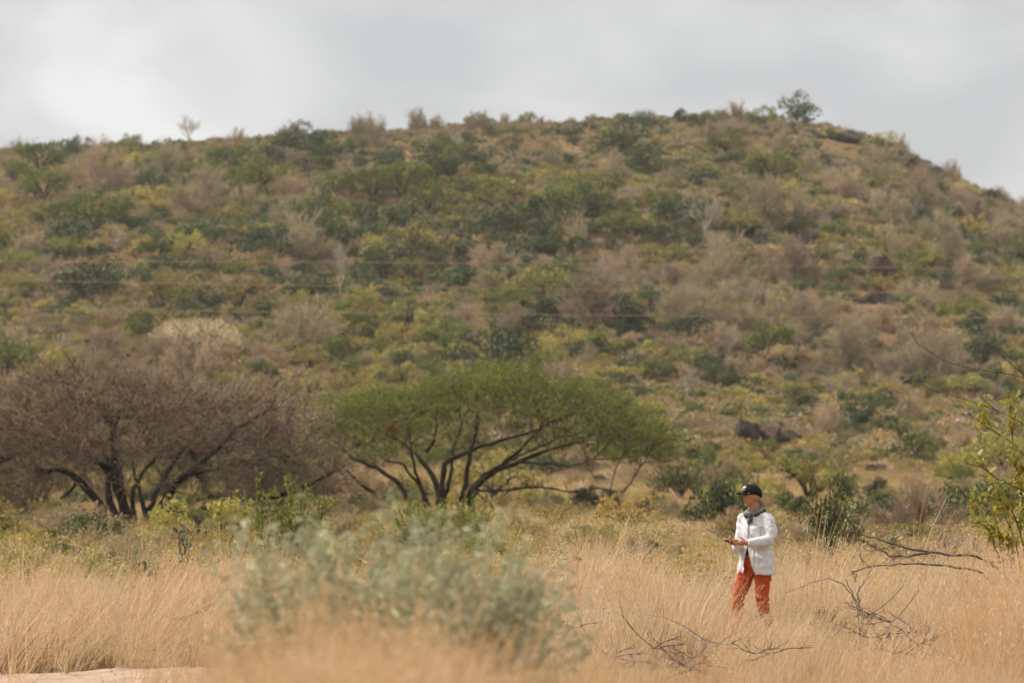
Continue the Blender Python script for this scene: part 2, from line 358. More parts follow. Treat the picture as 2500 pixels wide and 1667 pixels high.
# ------------------------------------------------------------------ shrub and tree shapes (each a mesh shared by copies)
def dome_clusters(rng, n, rx, rz, lift=0.25, rad=(0.22, 0.42)):
    a = rng.uniform(0, 2 * math.pi, n); rr0 = np.sqrt(rng.uniform(0, 1, n)); h = rng.uniform(0, 1, n)
    c = np.stack([np.cos(a) * rr0 * rx * 0.78, np.sin(a) * rr0 * rx * 0.78, lift + h * (rz - lift) * np.sqrt(np.clip(1 - rr0 ** 2 * 0.85, 0, 1)) * 0.85], 1)
    return c, rng.uniform(*rad, n) * rx
def leafy(seed, slot_mats, rx=1.0, rz=0.75, ncl=14, nlf=1100, size=0.075, stems=10, lift=0.16, rad=(0.2, 0.4), upright=0.0):
    """a bush of unit half-width: leaf clumps over stems"""
    rng = np.random.default_rng(seed); g = Geo(); c, R = dome_clusters(rng, ncl, rx, rz, lift, rad)
    k_ = rng.choice(ncl, nlf, p=R ** 2 / (R ** 2).sum()); o = unit(rng.normal(0, 1, (nlf, 3))); o[:, 2] = np.where(o[:, 2] < -0.3, -o[:, 2], o[:, 2])
    p = c[k_] + o * R[k_][:, None] * (0.45 + 0.6 * rng.uniform(0, 1, (nlf, 1)) ** 0.6) * np.array([1, 1, 0.8 + upright])
    p[:, 2] = np.maximum(p[:, 2], 0.02)
    v, f = leaves(p, o * 0.7 + rng.normal(0, 0.6, (nlf, 3)), size * rng.uniform(0.6, 1.4, nlf), rng)
    ct = rng.uniform(0, 1, ncl)[k_] * 0.55 + rng.uniform(0, 0.45, nlf); g.add(v, f, np.repeat(ct, 4), 0)
    tgt = c[rng.integers(0, ncl, stems)]; b0 = np.zeros((stems, 3)); b0[:, :2] = rng.normal(0, 0.05, (stems, 2)) * rx
    pts = np.stack([b0 + (tgt - b0) * s + np.array([0, 0, 1]) * 0.15 * rz * math.sin(s * math.pi) + rng.normal(0, 0.03, (stems, 3)) * (0 < s < 1) for s in np.linspace(0, 1, 5)], 1)
    pts[:, 0, 2] = -0.05
    twig_geo(g, pts, 0.03 * rx, 0.008, 1, rng)
    tw = twigs(rng, *pick(rng, pts, 60, 0.4), rng.uniform(0.25, 0.5, 60), 0, 3, 0.4, 0.15); twig_geo(g, tw, 0.008, 0.003, 1, rng)
    return g.build('shrub', slot_mats)
def twiggy(seed, mats, rz=0.8, spread=1.0, n=(9, 60, 420, 1500), leaf=0, thick=1.0, leaf_size=0.05, base=0.1):
    """a leafless bush of unit half-width: stems, branches and twigs that fan out"""
    rng = np.random.default_rng(seed); g = Geo()
    a = rng.uniform(0, 2 * math.pi, n[0]); el_ = np.radians(rng.uniform(12, 85, n[0]))
    d = np.stack([np.cos(a) * np.cos(el_) * spread, np.sin(a) * np.cos(el_) * spread, np.sin(el_) * rz * 1.2], 1)
    b0 = np.zeros((n[0], 3)); b0[:, :2] = rng.normal(0, base, (n[0], 2)); b0[:, 2] = -0.05
    s0 = twigs(rng, b0, d, 0.62 * np.linalg.norm(d, axis=1) * rng.uniform(0.8, 1.1, n[0]), 0, 5, 0.16, 0.03); twig_geo(g, s0, 0.022 * thick, 0.01 * thick, 0, rng)
    prev = s0
    for lv, (cnt, ln, r, bd) in enumerate(((n[1], 0.42, 0.010, 0.22), (n[2], 0.26, 0.0058, 0.26), (n[3], 0.15, 0.0040, 0.28))):
        p, dd = pick(rng, prev, cnt, 0.35 if lv == 0 else 0.15); outw = p.copy(); outw[:, 2] *= 0.8; outw = unit(outw + 1e-3)
        nd = unit(dd * 0.5 + outw * 0.5 + rng.normal(0, 0.55, (cnt, 3)) + np.array([0, 0, 0.12]))
        cur = twigs(rng, p, nd, ln * rng.uniform(0.6, 1.2, cnt), 0, 4 if lv < 2 else 2, bd, 0.02); cur[..., 2] = np.maximum(cur[..., 2], 0.01)
        twig_geo(g, cur, r * thick, r * 0.55 * thick, 0, rng); prev = cur if lv == 0 else np.concatenate([cur]) ; 
    if leaf:
        p, dd = pick(rng, prev, leaf, 0.2); v, f = leaves(p + rng.normal(0, 0.02, (leaf, 3)), rng.normal(0, 1, (leaf, 3)) + np.array([0, 0, 0.5]), leaf_size * rng.uniform(0.6, 1.4, leaf), rng)
        g.add(v, f, np.repeat(rng.uniform(0, 1, leaf), 4), 1)
    return g.build('shrub', mats)
def bare_tree_mesh(seed, n=(5, 26, 120, 420)):
    """unit-height pale leafless tree: a forked trunk and an open fan of limbs"""
    rng = np.random.default_rng(seed); g = Geo()
    tr = twigs(rng, np.array([[0, 0, -0.03]]), np.array([[rng.normal(0, .1), rng.normal(0, .1), 1]]), 0.42, 0, 5, 0.10, 0.0)
    twig_geo(g, tr, 0.030, 0.022, 0, rng)
    a = np.linspace(0, 2 * math.pi, n[0], endpoint=False) + rng.uniform(0, 1, n[0]); d = np.stack([np.cos(a) * 0.6, np.sin(a) * 0.6, rng.uniform(0.6, 1.2, n[0])], 1)
    st = tr[0][rng.integers(3, 6, n[0])]; prev = twigs(rng, st, d, rng.uniform(0.3, 0.5, n[0]), 0, 5, 0.16, 0.05); twig_geo(g, prev, 0.018, 0.009, 0, rng)
    for cnt, ln, r in ((n[1], 0.26, 0.008), (n[2], 0.16, 0.0046), (n[3], 0.10, 0.0030)):
        p, dd = pick(rng, prev, cnt, 0.3); prev = twigs(rng, p, unit(dd + rng.normal(0, 0.55, (cnt, 3)) + np.array([0, 0, 0.25])), ln * rng.uniform(0.6, 1.3, cnt), 0, 4, 0.2, 0.03)
        twig_geo(g, prev, r, r * 0.5, 0, rng)
    return g.build('bare_tree', ['twig_pale'])
def umbrella_mesh(seed, leafmat, twigmat, nlf=2600, rx=1.0, h=0.62, thick=0.2, lump=0.08):
    """unit half-width flat-topped thorn tree"""
    rng = np.random.default_rng(seed); g = Geo(); n0 = 9
    a = np.linspace(0, 2 * math.pi, n0, endpoint=False) + rng.uniform(0, 0.5, n0); rad = rng.uniform(0.35, 0.85, n0)
    tg = np.stack([np.cos(a) * rad, np.sin(a) * rad, h * (1 - 0.35 * rad ** 2) - thick * 0.6], 1); b0 = np.stack([np.cos(a) * 0.04, np.sin(a) * 0.04, np.full(n0, -0.04)], 1)
    s0 = np.stack([b0 + (tg - b0) * np.array([s, s, s ** 0.8]) + rng.normal(0, 0.015, (n0, 3)) for s in np.linspace(0, 1, 6)], 1); twig_geo(g, s0, 0.032, 0.012, 1, rng)
    prev = s0
    for cnt, ln, r in ((60, 0.30, 0.009), (320, 0.2, 0.005)):
        p, dd = pick(rng, prev, cnt, 0.4); prev = twigs(rng, p, unit(dd + rng.normal(0, 0.4, (cnt, 3)) + np.array([0, 0, 0.15])), ln * rng.uniform(0.6, 1.2, cnt), 0, 4, 0.2, 0.0)
        twig_geo(g, prev, r, r * 0.5, 1, rng)
    a = rng.uniform(0, 2 * math.pi, nlf); rad = np.sqrt(rng.uniform(0, 1, nlf)); bump_ = lump * fbm(np.cos(a) * rad * 4, np.sin(a) * rad * 4, seed, 2)
    p = np.stack([np.cos(a) * rad * rx, np.sin(a) * rad * rx, h * (1 - 0.42 * rad ** 2.4) + bump_ - thick * rng.uniform(0, 1, nlf) ** 1.5], 1)
    v, f = leaves(p, rng.normal(0, 0.6, (nlf, 3)) + np.array([0, 0, 1]), 0.05 * rng.uniform(0.6, 1.4, nlf), rng, 0.35)
    g.add(v, f, np.repeat(np.clip(0.5 + bump_ * 5 + rng.normal(0, 0.2, nlf), 0, 1), 4), 0)
    return g.build('umbrella_tree', [leafmat, twigmat])

KIND = {}   # name -> (mesh variants, spoken name, category)
KIND['dark_green_shrub'] = ([leafy(100 + i, ['leaf_dark', 'bark_shrub'], rz=(0.72, 0.85, 0.6, 0.95)[i], ncl=(16, 12, 20, 14)[i], nlf=1500) for i in range(4)], 'dark green rounded shrub', 'shrub')
KIND['olive_shrub'] = ([leafy(120 + i, ['leaf_olive', 'bark_shrub'], rz=(0.7, 0.85, 0.6, 0.75)[i], ncl=18, nlf=1300, rad=(0.16, 0.34)) for i in range(4)], 'olive green shrub', 'shrub')
KIND['yellow_green_shrub'] = ([leafy(140 + i, ['leaf_yellow', 'bark_shrub'], rz=(0.7, 0.9, 0.6)[i], ncl=20, nlf=1100, rad=(0.14, 0.3), upright=0.3) for i in range(3)], 'yellow-green loose shrub', 'shrub')
KIND['leafless_thicket'] = ([twiggy(160 + i, ['twig_grey'], rz=(0.8, 0.95, 0.65, 0.8)[i], thick=1.05, n=(10, 70, 520, 2000)) for i in range(4)], 'grey-brown leafless thicket', 'shrub')
KIND['dry_tan_shrub'] = ([twiggy(180 + i, ['twig_grey', 'leaf_dry'], rz=(0.7, 0.85, 0.6)[i], n=(9, 60, 300, 700), leaf=900) for i in range(3)], 'tan half-dry shrub', 'shrub')
KIND['bare_tree'] = ([bare_tree_mesh(200 + i) for i in range(4)], 'pale bare tree', 'tree')
KIND['bushy_tree'] = ([leafy(220 + i, ['leaf_green', 'bark_shrub'], rz=(1.0, 1.2)[i], ncl=20, nlf=1600, rad=(0.16, 0.32), lift=0.35) for i in range(2)], 'fresh green bushy shrub', 'shrub')
KIND['umbrella_thorn_tree'] = ([umbrella_mesh(240, 'leaf_olive', 'bark_brown'), umbrella_mesh(241, 'leaf_dry', 'bark_brown')], 'small flat-topped thorn tree', 'tree')
VIEW = []            # landmarks that must stay in sight: view x, base y, half-width, height, depth
PLACED = []          # (kind, object, photo x, photo y, radius)
OCC = []
def put(kind, p, half, variant, rot, label=None, group=None, sz=1.0, name=None):
    ms, spoken, cat = KIND[kind]; me = ms[variant % len(ms)]
    o = link(name or kind, me, loc=tuple(p), rot=(0, 0, rot), scale=(half, half, half * sz))
    o['category'] = cat
    if label: o['label'] = label
    if group: o['group'] = group
    OCC.append((p[0], p[1], half)); return o

# ------------------------------------------------------------------ boulders
def rock_mesh(seed, sx, sy, sz, mat, npt=16, rough=0.10):
    rng = np.random.default_rng(seed); bm = bmesh.new()
    p = unit(rng.normal(0, 1, (npt + 8, 3))); p = np.sign(p) * np.abs(p) ** 0.6 * rng.uniform(0.72, 0.95, (npt + 8, 1)); p[:, 2] = np.where(p[:, 2] < -0.4, -0.4, p[:, 2])
    for c in p: bm.verts.new(c)
    r = bmesh.ops.convex_hull(bm, input=bm.verts); bmesh.ops.delete(bm, geom=[x for x in r['geom_interior'] if isinstance(x, bmesh.types.BMVert)], context='VERTS')
    bmesh.ops.bevel(bm, geom=bm.edges[:], offset=0.07, segments=1, affect='EDGES', profile=0.6)
    bmesh.ops.triangulate(bm, faces=bm.faces[:]); bmesh.ops.subdivide_edges(bm, edges=bm.edges[:], cuts=2, use_grid_fill=True)
    for v in bm.verts:
        n_ = mnoise.fractal(v.co * 2.3 + Vector((seed, 0, 0)), 1.0, 2.0, 4); v.co += v.co.normalized() * n_ * rough
        v.co.x *= sx; v.co.y *= sy; v.co.z *= sz
    me = bpy.data.meshes.new('rock'); bm.to_mesh(me); bm.free(); me.materials.append(MATS[mat]); return me
ROCKS = [  # view x, base y, half-width, height (view px), material, label
    (1305, 306, 40, 34, 'rock', 'dark flat boulder on the skyline left of the summit'),
    (1228, 300, 14, 10, 'rock', 'small dark rock on the skyline beside the flat boulder'),
    (1935, 326, 52, 30, 'rock', 'long dark rock outcrop on the right shoulder below the summit tree'),
    (1880, 318, 20, 16, 'rock', 'low dark rock just below the summit tree'),
    (2098, 388, 26, 38, 'rock', 'dark rock block on the steep right skyline'),
    (1855, 562, 50, 44, 'rock', 'dark rounded boulder halfway up the hill right of centre'),
    (1745, 560, 26, 26, 'rock', 'grey boulder beside the dark rounded boulder halfway up'),
    (2022, 648, 44, 92, 'rock_brown', 'tall brown boulder on the right slope crossed by the top wire'),
    (2005, 694, 48, 40, 'rock', 'low ledge of rock under the tall brown boulder'),
    (2055, 508, 16, 52, 'rock', 'narrow dark rock standing on the upper right slope beside a bare tree'),
    (2105, 882, 46, 38, 'rock', 'dark slanting rock among scrub low on the right slope'),
    (935, 314, 14, 12, 'rock', 'small dark stone on the skyline above the hill centre'),
    (18, 738, 18, 22, 'rock', 'small dark rock at the left edge of the lower slope'),
    (2010, 1082, 34, 26, 'rock_brown', 'low brown rock half hidden in shrubs on the right flat'),
]
for i, (x, y, hw, h, m, lb) in enumerate(ROCKS):
    p = hit(x * V, y * V)
    if p is None: p = np.array([(x * V - CX) / F * 500, 500, G((x * V - CX) / F * 500, 500)])
    s = p[1] / F * V; o = link('boulder', rock_mesh(300 + i, hw * s, hw * s * 0.8, h * s * 0.78, m), loc=tuple(p))
    tag(o, lb, 'boulder', 'rocks on the hill'); OCC.append((p[0], p[1], hw * s)); VIEW.append((x, y, hw, h, p[1]))
p = hit(1758 * V, 1030 * V); s = p[1] / F * V * 1.75
o = empty('split_boulder', tuple(p)); tag(o, 'large split brown boulder standing behind the walker at the hill foot', 'boulder', 'rocks on the hill')
for i, (dx, dy, dz, hw, h) in enumerate(((-24, 0, 12, 24, 30), (12, 4, 15, 21, 26), (34, 2, 6, 27, 22), (-44, -6, -4, 22, 14), (4, -9, -4, 24, 16), (52, -4, -4, 20, 12))):
    link('block', rock_mesh(340 + i, hw * s, hw * s, h * s, 'rock_brown' if i == 1 else 'rock', 12), o, (dx * s, dy * s, dz * s), (0.15 * i, 0.2, i))
OCC.append((p[0], p[1], 50 * s)); VIEW.append((1758, 1030, 70, 62, p[1])); VIEW.append((450, 842, 100, 100, 265))

# ------------------------------------------------------------------ shrubs and trees that can be told apart on the hill
LAND = [  # kind, view x, base y, half-width (view px), height ratio, variant, label
    ('dark_green_shrub', 1838, 294, 62, 1.15, 3, 'largest dark green tree on the summit skyline'),
    ('dark_green_shrub', 1903, 302, 19, 0.9, 1, 'small round dark bush right of the summit tree'),
    ('yellow_green_shrub', 2032, 336, 34, 1.1, 1, 'yellow-green bush on the skyline of the right shoulder'),
    ('dark_green_shrub', 2108, 392, 22, 1.2, 3, 'dark scraggly shrub beside the rock on the steep right skyline'),
    ('dark_green_shrub', 1468, 300, 62, 0.9, 2, 'wide dark green thicket on the skyline left of the summit'),
    ('dark_green_shrub', 1566, 294, 34, 1.3, 1, 'upright dark green shrub in the middle of the summit skyline'),
    ('olive_shrub', 1650, 292, 40, 1.1, 1, 'olive shrub on the summit skyline right of the upright dark one'),
    ('leafless_thicket', 1714, 284, 22, 1.4, 1, 'small leafless bush on the skyline just left of the summit tree'),
    ('dark_green_shrub', 1310, 314, 36, 0.8, 0, 'dark green shrub in front of the flat skyline boulder'),
    ('olive_shrub', 1212, 288, 28, 1.5, 1, 'round olive tree on the skyline left of the flat boulder'),
    ('olive_shrub', 1100, 290, 42, 1.0, 3, 'open olive shrub on the skyline above the umbrella tree'),
    ('leafless_thicket', 1157, 290, 24, 1.9, 1, 'tall leafless bush between two olive shrubs on the skyline'),
    ('leafless_thicket', 962, 304, 42, 1.3, 1, 'tall leafless thicket on the skyline beside a dark-topped bush'),
    ('dark_green_shrub', 985, 300, 24, 1.5, 0, 'dark-topped bush on the skyline at the hill centre'),
    ('leafless_thicket', 852, 318, 50, 1.1, 0, 'broad leafless thicket on the skyline left of centre'),
    ('olive_shrub', 752, 328, 30, 1.2, 0, 'olive bush on the skyline left of the broad leafless thicket'),
    ('leafless_thicket', 672, 328, 40, 1.2, 3, 'reddish leafless bush on the skyline above the bare thorn tree'),
    ('umbrella_thorn_tree', 605, 334, 26, 1.3, 0, 'small flat-topped tree on the left skyline'),
    ('leafless_thicket', 545, 338, 40, 1.1, 2, 'leafless thicket on the left skyline left of the flat-topped tree'),
    ('bare_tree', 432, 338, 66, 1.0, 0, 'tallest pale bare tree on the left skyline'),
    ('dark_green_shrub', 378, 362, 52, 1.0, 0, 'big dark green shrub just below the left skyline bare tree'),
    ('dark_green_shrub', 290, 348, 24, 1.5, 3, 'narrow dark shrub on the left skyline'),
    ('dry_tan_shrub', 62, 368, 58, 1.0, 0, 'large brownish dry bush on the skyline at the left edge'),
    ('leafless_thicket', 2190, 424, 42, 1.0, 1, 'leafless bush on the falling right skyline'),
    ('leafless_thicket', 2300, 474, 44, 1.1, 0, 'leafless bush on the right skyline near the photo edge'),
    ('dark_green_shrub', 2275, 474, 34, 1.2, 1, 'dark green shrub on the right skyline near the photo edge'),
    ('dark_green_shrub', 1605, 420, 62, 0.75, 2, 'wide dark green shrub high on the slope below the summit'),
    ('leafless_thicket', 1685, 418, 40, 1.1, 2, 'dark leafless thicket right of the wide dark shrub high on the slope'),
    ('dark_green_shrub', 642, 602, 64, 1.15, 1, 'large dome-shaped dark green tree left of centre on the middle slope'),
    ('dark_green_shrub', 606, 652, 48, 1.0, 0, 'dark green shrub just below the large dome-shaped tree'),
    ('dark_green_shrub', 465, 512, 32, 1.0, 3, 'small dark green shrub on the upper slope above the blond tree'),
    ('dark_green_shrub', 246, 650, 50, 0.9, 0, 'dark green spreading shrub on the middle left slope at the wires'),
    ('dark_green_shrub', 810, 654, 24, 1.0, 3, 'small dark bluish shrub left of the dome-shaped olive tree'),
    ('umbrella_thorn_tree', 950, 658, 64, 1.5, 0, 'dome-shaped olive thorn tree on the middle slope at the wires'),
    ('dark_green_shrub', 1290, 642, 52, 1.1, 2, 'dark bluish green tree at the wires on the middle slope'),
    ('bare_tree', 122, 694, 82, 1.0, 1, 'pale bare tree with a single trunk on the left slope'),
    ('bare_tree', 266, 578, 62, 1.0, 2, 'pale grey bare tree above the dark spreading shrub on the left'),
    ('bare_tree', 2092, 538, 92, 1.0, 3, 'tall pale forked bare tree on the upper right slope'),
    ('bare_tree', 1726, 732, 80, 1.0, 0, 'pale bare tree on the lower right slope under the wires'),
    ('bare_tree', 1580, 934, 100, 1.0, 1, 'pale bare tree right of the umbrella tree crown'),
    ('bare_tree', 1680, 828, 76, 1.0, 3, 'pale bare tree above the dry flat-topped tree'),
    ('bare_tree', 150, 812, 48, 1.0, 2, 'low pale bare bush above the bare thorn tree crown'),
    ('dark_green_shrub', 590, 868, 42, 0.9, 3, 'dark green shrub right above the bare thorn tree crown'),
    ('dark_green_shrub', 690, 838, 36, 1.2, 1, 'round dark green tree between the blond tree and the umbrella tree'),
    ('dark_green_shrub', 1352, 824, 72, 0.8, 2, 'wide dark green bush directly above the umbrella tree crown'),
    ('dark_green_shrub', 1272, 858, 30, 0.9, 0, 'small dark bush touching the top of the umbrella tree'),
    ('dark_green_shrub', 1430, 898, 42, 1.0, 1, 'dark green bush at the upper right edge of the umbrella tree'),
    ('dark_green_shrub', 1502, 918, 30, 1.0, 0, 'round dark bush left of the pale bare tree by the umbrella tree'),
    ('bushy_tree', 300, 788, 22, 1.0, 0, 'small bright green bush left of the blond flat-topped tree'),
    ('dark_green_shrub', 240, 818, 34, 0.8, 2, 'low dark green bush above the left part of the bare thorn tree'),
    ('umbrella_thorn_tree', 1812, 852, 78, 1.1, 1, 'tan dry flat-topped thorn tree on the lower right slope'),
    ('dark_green_shrub', 1842, 942, 52, 0.9, 3, 'dark green shrub between the dry flat-topped tree and split boulder'),
    ('leafless_thicket', 1932, 908, 54, 1.2, 0, 'grey leafless thicket right of the dark shrub above the split boulder'),
    ('leafless_thicket', 2032, 878, 56, 1.1, 3, 'round grey-brown thicket left of the slanting dark rock'),
    ('leafless_thicket', 1905, 1012, 84, 1.0, 2, 'broad brown thicket right of the split boulder'),
    ('dark_green_shrub', 1958, 1016, 46, 1.3, 1, 'dark green shrub growing through the broad brown thicket'),
    ('dark_green_shrub', 1830, 1058, 62, 0.62, 2, 'wide dark shrub at the foot of the split boulder'),
    ('dark_green_shrub', 1898, 822, 40, 0.9, 3, 'green shrub right of the dry flat-topped tree'),
    ('dark_green_shrub', 1642, 1226, 66, 1.25, 0, 'biggest dark green bush, directly behind the walker'),
    ('dark_green_shrub', 1568, 1146, 58, 0.95, 2, 'dark green spreading bush left of the biggest one behind the walker'),
    ('dark_green_shrub', 1374, 1178, 50, 0.8, 0, 'dark bush under the right edge of the umbrella tree'),
    ('dark_green_shrub', 1496, 1198, 32, 1.0, 3, 'small dark bush between umbrella tree and the walker'),
    ('dark_green_shrub', 1256, 1098, 62, 0.6, 2, 'flat dark bush seen through the umbrella tree branches'),
    ('dark_green_shrub', 1816, 1208, 38, 1.1, 1, 'dark bush just right of the walker at shoulder height'),
    ('dark_green_shrub', 1908, 1292, 66, 1.35, 3, 'dark green tree-like shrub right of the walker in front of the others'),
    ('dark_green_shrub', 2042, 1220, 88, 0.7, 2, 'long dark hedge-like bush on the right flat'),
    ('dark_green_shrub', 2218, 1230, 100, 0.8, 2, 'wide dark green bush behind the yellow-leaved shrub at right'),
    ('dark_green_shrub', 2126, 1064, 30, 1.1, 0, 'single round bluish bush alone on the right slope'),
    ('dark_green_shrub', 1952, 1152, 32, 0.9, 3, 'low dark bush right of the walker beneath the boulder shrubs'),
    ('dark_green_shrub', 2015, 1154, 26, 1.2, 1, 'small dark round bush beside the low one right of the walker'),
    ('olive_shrub', 72, 1196, 84, 1.1, 1, 'green-grey bush under the left limbs of the bare thorn tree'),
    ('bushy_tree', 455, 1226, 60, 0.7, 1, 'low green bush right of the bare thorn tree trunk'),
    ('dark_green_shrub', 815, 1196, 36, 0.9, 1, 'dark little bush between the two big thorn trees'),
    ('leafless_thicket', 705, 805, 110, 0.95, 3, 'large hazy leafless tree right of the blond flat-topped tree'),
    ('leafless_thicket', 1180, 778, 58, 1.5, 1, 'tall grey leafless bush above the umbrella tree'),
    ('olive_shrub', 760, 790, 70, 1.0, 0, 'big olive bush behind the hazy leafless tree'),
]
LR = np.random.default_rng(77)
for kind, x, y, hw, sz, var, lb in LAND:
    p = hit(x * V, y * V)
    if p is None: p = np.array([(x * V - CX) / F * 499, 499, float(G((x * V - CX) / F * 499, 499))])
    s = p[1] / F * V; half = hw * s
    zs = sz if kind in ('bare_tree',) else sz * (1.25 if kind == 'leafless_thicket' else 1.1)
    if kind in ('bare_tree', 'umbrella_thorn_tree') or y > 1000 or hw >= 60: VIEW.append((x, y, hw * (0.4 if kind == 'bare_tree' else 0.6), hw * (1.0 if kind == 'bare_tree' else 0.8) * sz, p[1]))
    if kind == 'leafless_thicket': zs = min(zs, 1.3)
    if y > 1080: half *= 1.32; zs *= 1.45
    o = put(kind, p, half, var, LR.uniform(0, 6.28), lb, 'landmark shrubs and trees of the hillside', zs)

# ------------------------------------------------------------------ the rest of the hillside growth, one object each
RNG = np.random.default_rng(5)
KN = ['dark_green_shrub', 'olive_shrub', 'yellow_green_shrub', 'leafless_thicket', 'dry_tan_shrub', 'bare_tree', 'bushy_tree']
occ = list(OCC); scat = []
grid = {}
def occupied(x, y, r):
    cx_, cy_ = int(x // 8), int(y // 8)
    for a_ in (-1, 0, 1):
        for b_ in (-1, 0, 1):
            for (ox, oy, orad) in grid.get((cx_ + a_, cy_ + b_), ()):
                if (ox - x) ** 2 + ((oy - y) * 0.8) ** 2 < (0.40 * (r + orad)) ** 2: return True
    return False
for ox, oy, orad in occ: grid.setdefault((int(ox // 8), int(oy // 8)), []).append((ox, oy, orad * 0.8))
def gb(u, v, cu, cv, su, sv): return math.exp(-((u - cu) / su) ** 2 - ((v - cv) / sv) ** 2)
def hides(u, v, p, half, hh):
    hp = half * F / p[1] / V; top_ = v - hp * hh
    return any(p[1] < d_ and abs(u - x_) < hw_ + 0.6 * hp and v > y_ - 2 and top_ < y_ - 0.45 * h_ for x_, y_, hw_, h_, d_ in VIEW)
cnt = {k_: 0 for k_ in KN}
for it in range(8000):
    u = RNG.uniform(-120, 2480); sky_y = np.interp(u * V, SKY_T[:, 0], SKY_T[:, 1]) / V
    v = sky_y + (1200 - sky_y) * RNG.uniform(0.004, 1) ** 0.92
    if v > 940 and RNG.uniform() > 0.42: continue
    p = hit(u * V, v * V, 150)
    if p is None: continue
    wts = np.array([0.25, 0.25, 0.12, 0.26, 0.13, 0.004, 0.06])
    g1 = gb(u, v, 1250, 460, 480, 120); g2 = gb(u, v, 150, 520, 260, 160); g3 = gb(u, v, 2050, 600, 420, 260); lo = 1 / (1 + math.exp(-(v - 720) / 40)); ft = 1 / (1 + math.exp(-(v - 950) / 25))
    wts *= np.array([1 + 1.0 * g1 - 0.2 * g3 - 0.45 * ft, 1 + 0.8 * g1 + 0.5 * ft, 1 + 1.6 * g2 + 0.6 * lo + 1.4 * ft, 1 + 1.7 * g3 - 0.45 * lo - 0.6 * ft, 1 + 0.9 * lo - 0.5 * g1, 1 - ft, 1 + 1.2 * g1])
    wts *= np.exp(3.2 * np.array([float(fbm(p[0] / 26, p[1] / 20, 700 + 11 * j_, 2)) for j_ in range(7)])); wts = np.clip(wts, 0.0015, None); kd = KN[RNG.choice(len(KN), p=wts / wts.sum())]
    half = float(np.clip(RNG.lognormal(math.log(1.66), 0.48), 0.8, 4.0))
    if kd in ('yellow_green_shrub', 'dry_tan_shrub'): half *= 0.85
    if kd == 'leafless_thicket': half *= 1.12
    if v > 900: half *= 0.62
    if kd == 'bare_tree': half = RNG.uniform(3.0, 4.6)
    rr0 = half * (0.3 if kd == 'bare_tree' else 1)
    if hides(u, v, p, half, 1.0) or occupied(p[0], p[1], rr0) or cnt[kd] >= (258 if kd in KN[:5] else 290): continue
    grid.setdefault((int(p[0] // 8), int(p[1] // 8)), []).append((p[0], p[1], rr0)); cnt[kd] += 1
    o = put(kd, p, half, RNG.integers(0, 4), RNG.uniform(0, 6.28), sz=RNG.uniform(0.85, 1.3) * (1.15 if kd == 'leafless_thicket' else 1.05))
    scat.append((kd, o, u, v, half))
for it in range(1700):
    u = RNG.uniform(-80, 2440); v = RNG.uniform(1150, 1345); p = hit(u * V, v * V, 58)
    if p is None or p[1] > 215: continue
    if (v > 1290 and 1000 < u < 1800) or (170 < u < 470 and v < 1250): continue
    kd = KN[RNG.choice(5, p=[0.20, 0.22, 0.20, 0.14, 0.24])]; half = float(np.clip(RNG.lognormal(math.log(0.70), 0.40), 0.3, 1.5)) * (0.7 if v > 1270 else 1.0)
    if occupied(p[0], p[1], half * 1.1) or cnt[kd] >= 300: continue
    grid.setdefault((int(p[0] // 8), int(p[1] // 8)), []).append((p[0], p[1], half)); cnt[kd] += 1
    o = put(kd, p, half, RNG.integers(0, 4), RNG.uniform(0, 6.28), sz=RNG.uniform(0.8, 1.25)); scat.append((kd, o, u, v, half))
def zone(u, v, p):
    sk = np.interp(u * V, SKY_T[:, 0], SKY_T[:, 1]) / V
    row = 'on the hill skyline' if v < sk + 30 else 'high on the slope' if v < 500 else 'above the wires' if v < 600 else 'at the wires' if v < 730 else 'low on the slope' if v < 820 else 'near the slope base' if v < 930 else 'at the hill foot' if v < 1060 else 'beyond the plain grass' if v < 1150 else 'on the plain'
    cols = [(180, 'at left edge'), (460, 'over bare thorn tree'), (740, 'left of the umbrella tree'), (1040, "over umbrella tree's left half"), (1380, "over umbrella tree's right half"),
            (1640, 'left of the walker'), (1860, 'over the walker'), (2120, 'right of the walker'), (9999, 'at right edge')]
    return row, next(n_ for lim, n_ in cols if u < lim)
ORD = ['first', 'second', 'third', 'fourth', 'fifth', 'sixth', 'seventh', 'eighth', 'ninth', 'tenth', 'eleventh', 'twelfth', 'thirteenth', 'fourteenth', 'fifteenth', 'sixteenth', 'seventeenth', 'eighteenth', 'nineteenth', 'twentieth'] + ['twenty-' + x_ for x_ in ('first', 'second', 'third', 'fourth', 'fifth', 'sixth', 'seventh', 'eighth', 'ninth')]
byz = {}
for rec in scat: byz.setdefault((rec[0], zone(rec[2], rec[3], None)), []).append(rec)
for (kd, (row, colm)), rs in byz.items():
    rs.sort(key=lambda r: r[2]); sp = KIND[kd][1]
    for i, r in enumerate(rs):
        pos = '' if len(rs) == 1 else ', ' + ('leftmost' if i == 0 else 'rightmost' if i == len(rs) - 1 else ORD[min(i, 28)] + ' from left')
        r[1]['label'] = f'{sp} {row} {colm}{pos}'; r[1]['group'] = f'{sp}s on the hillside'

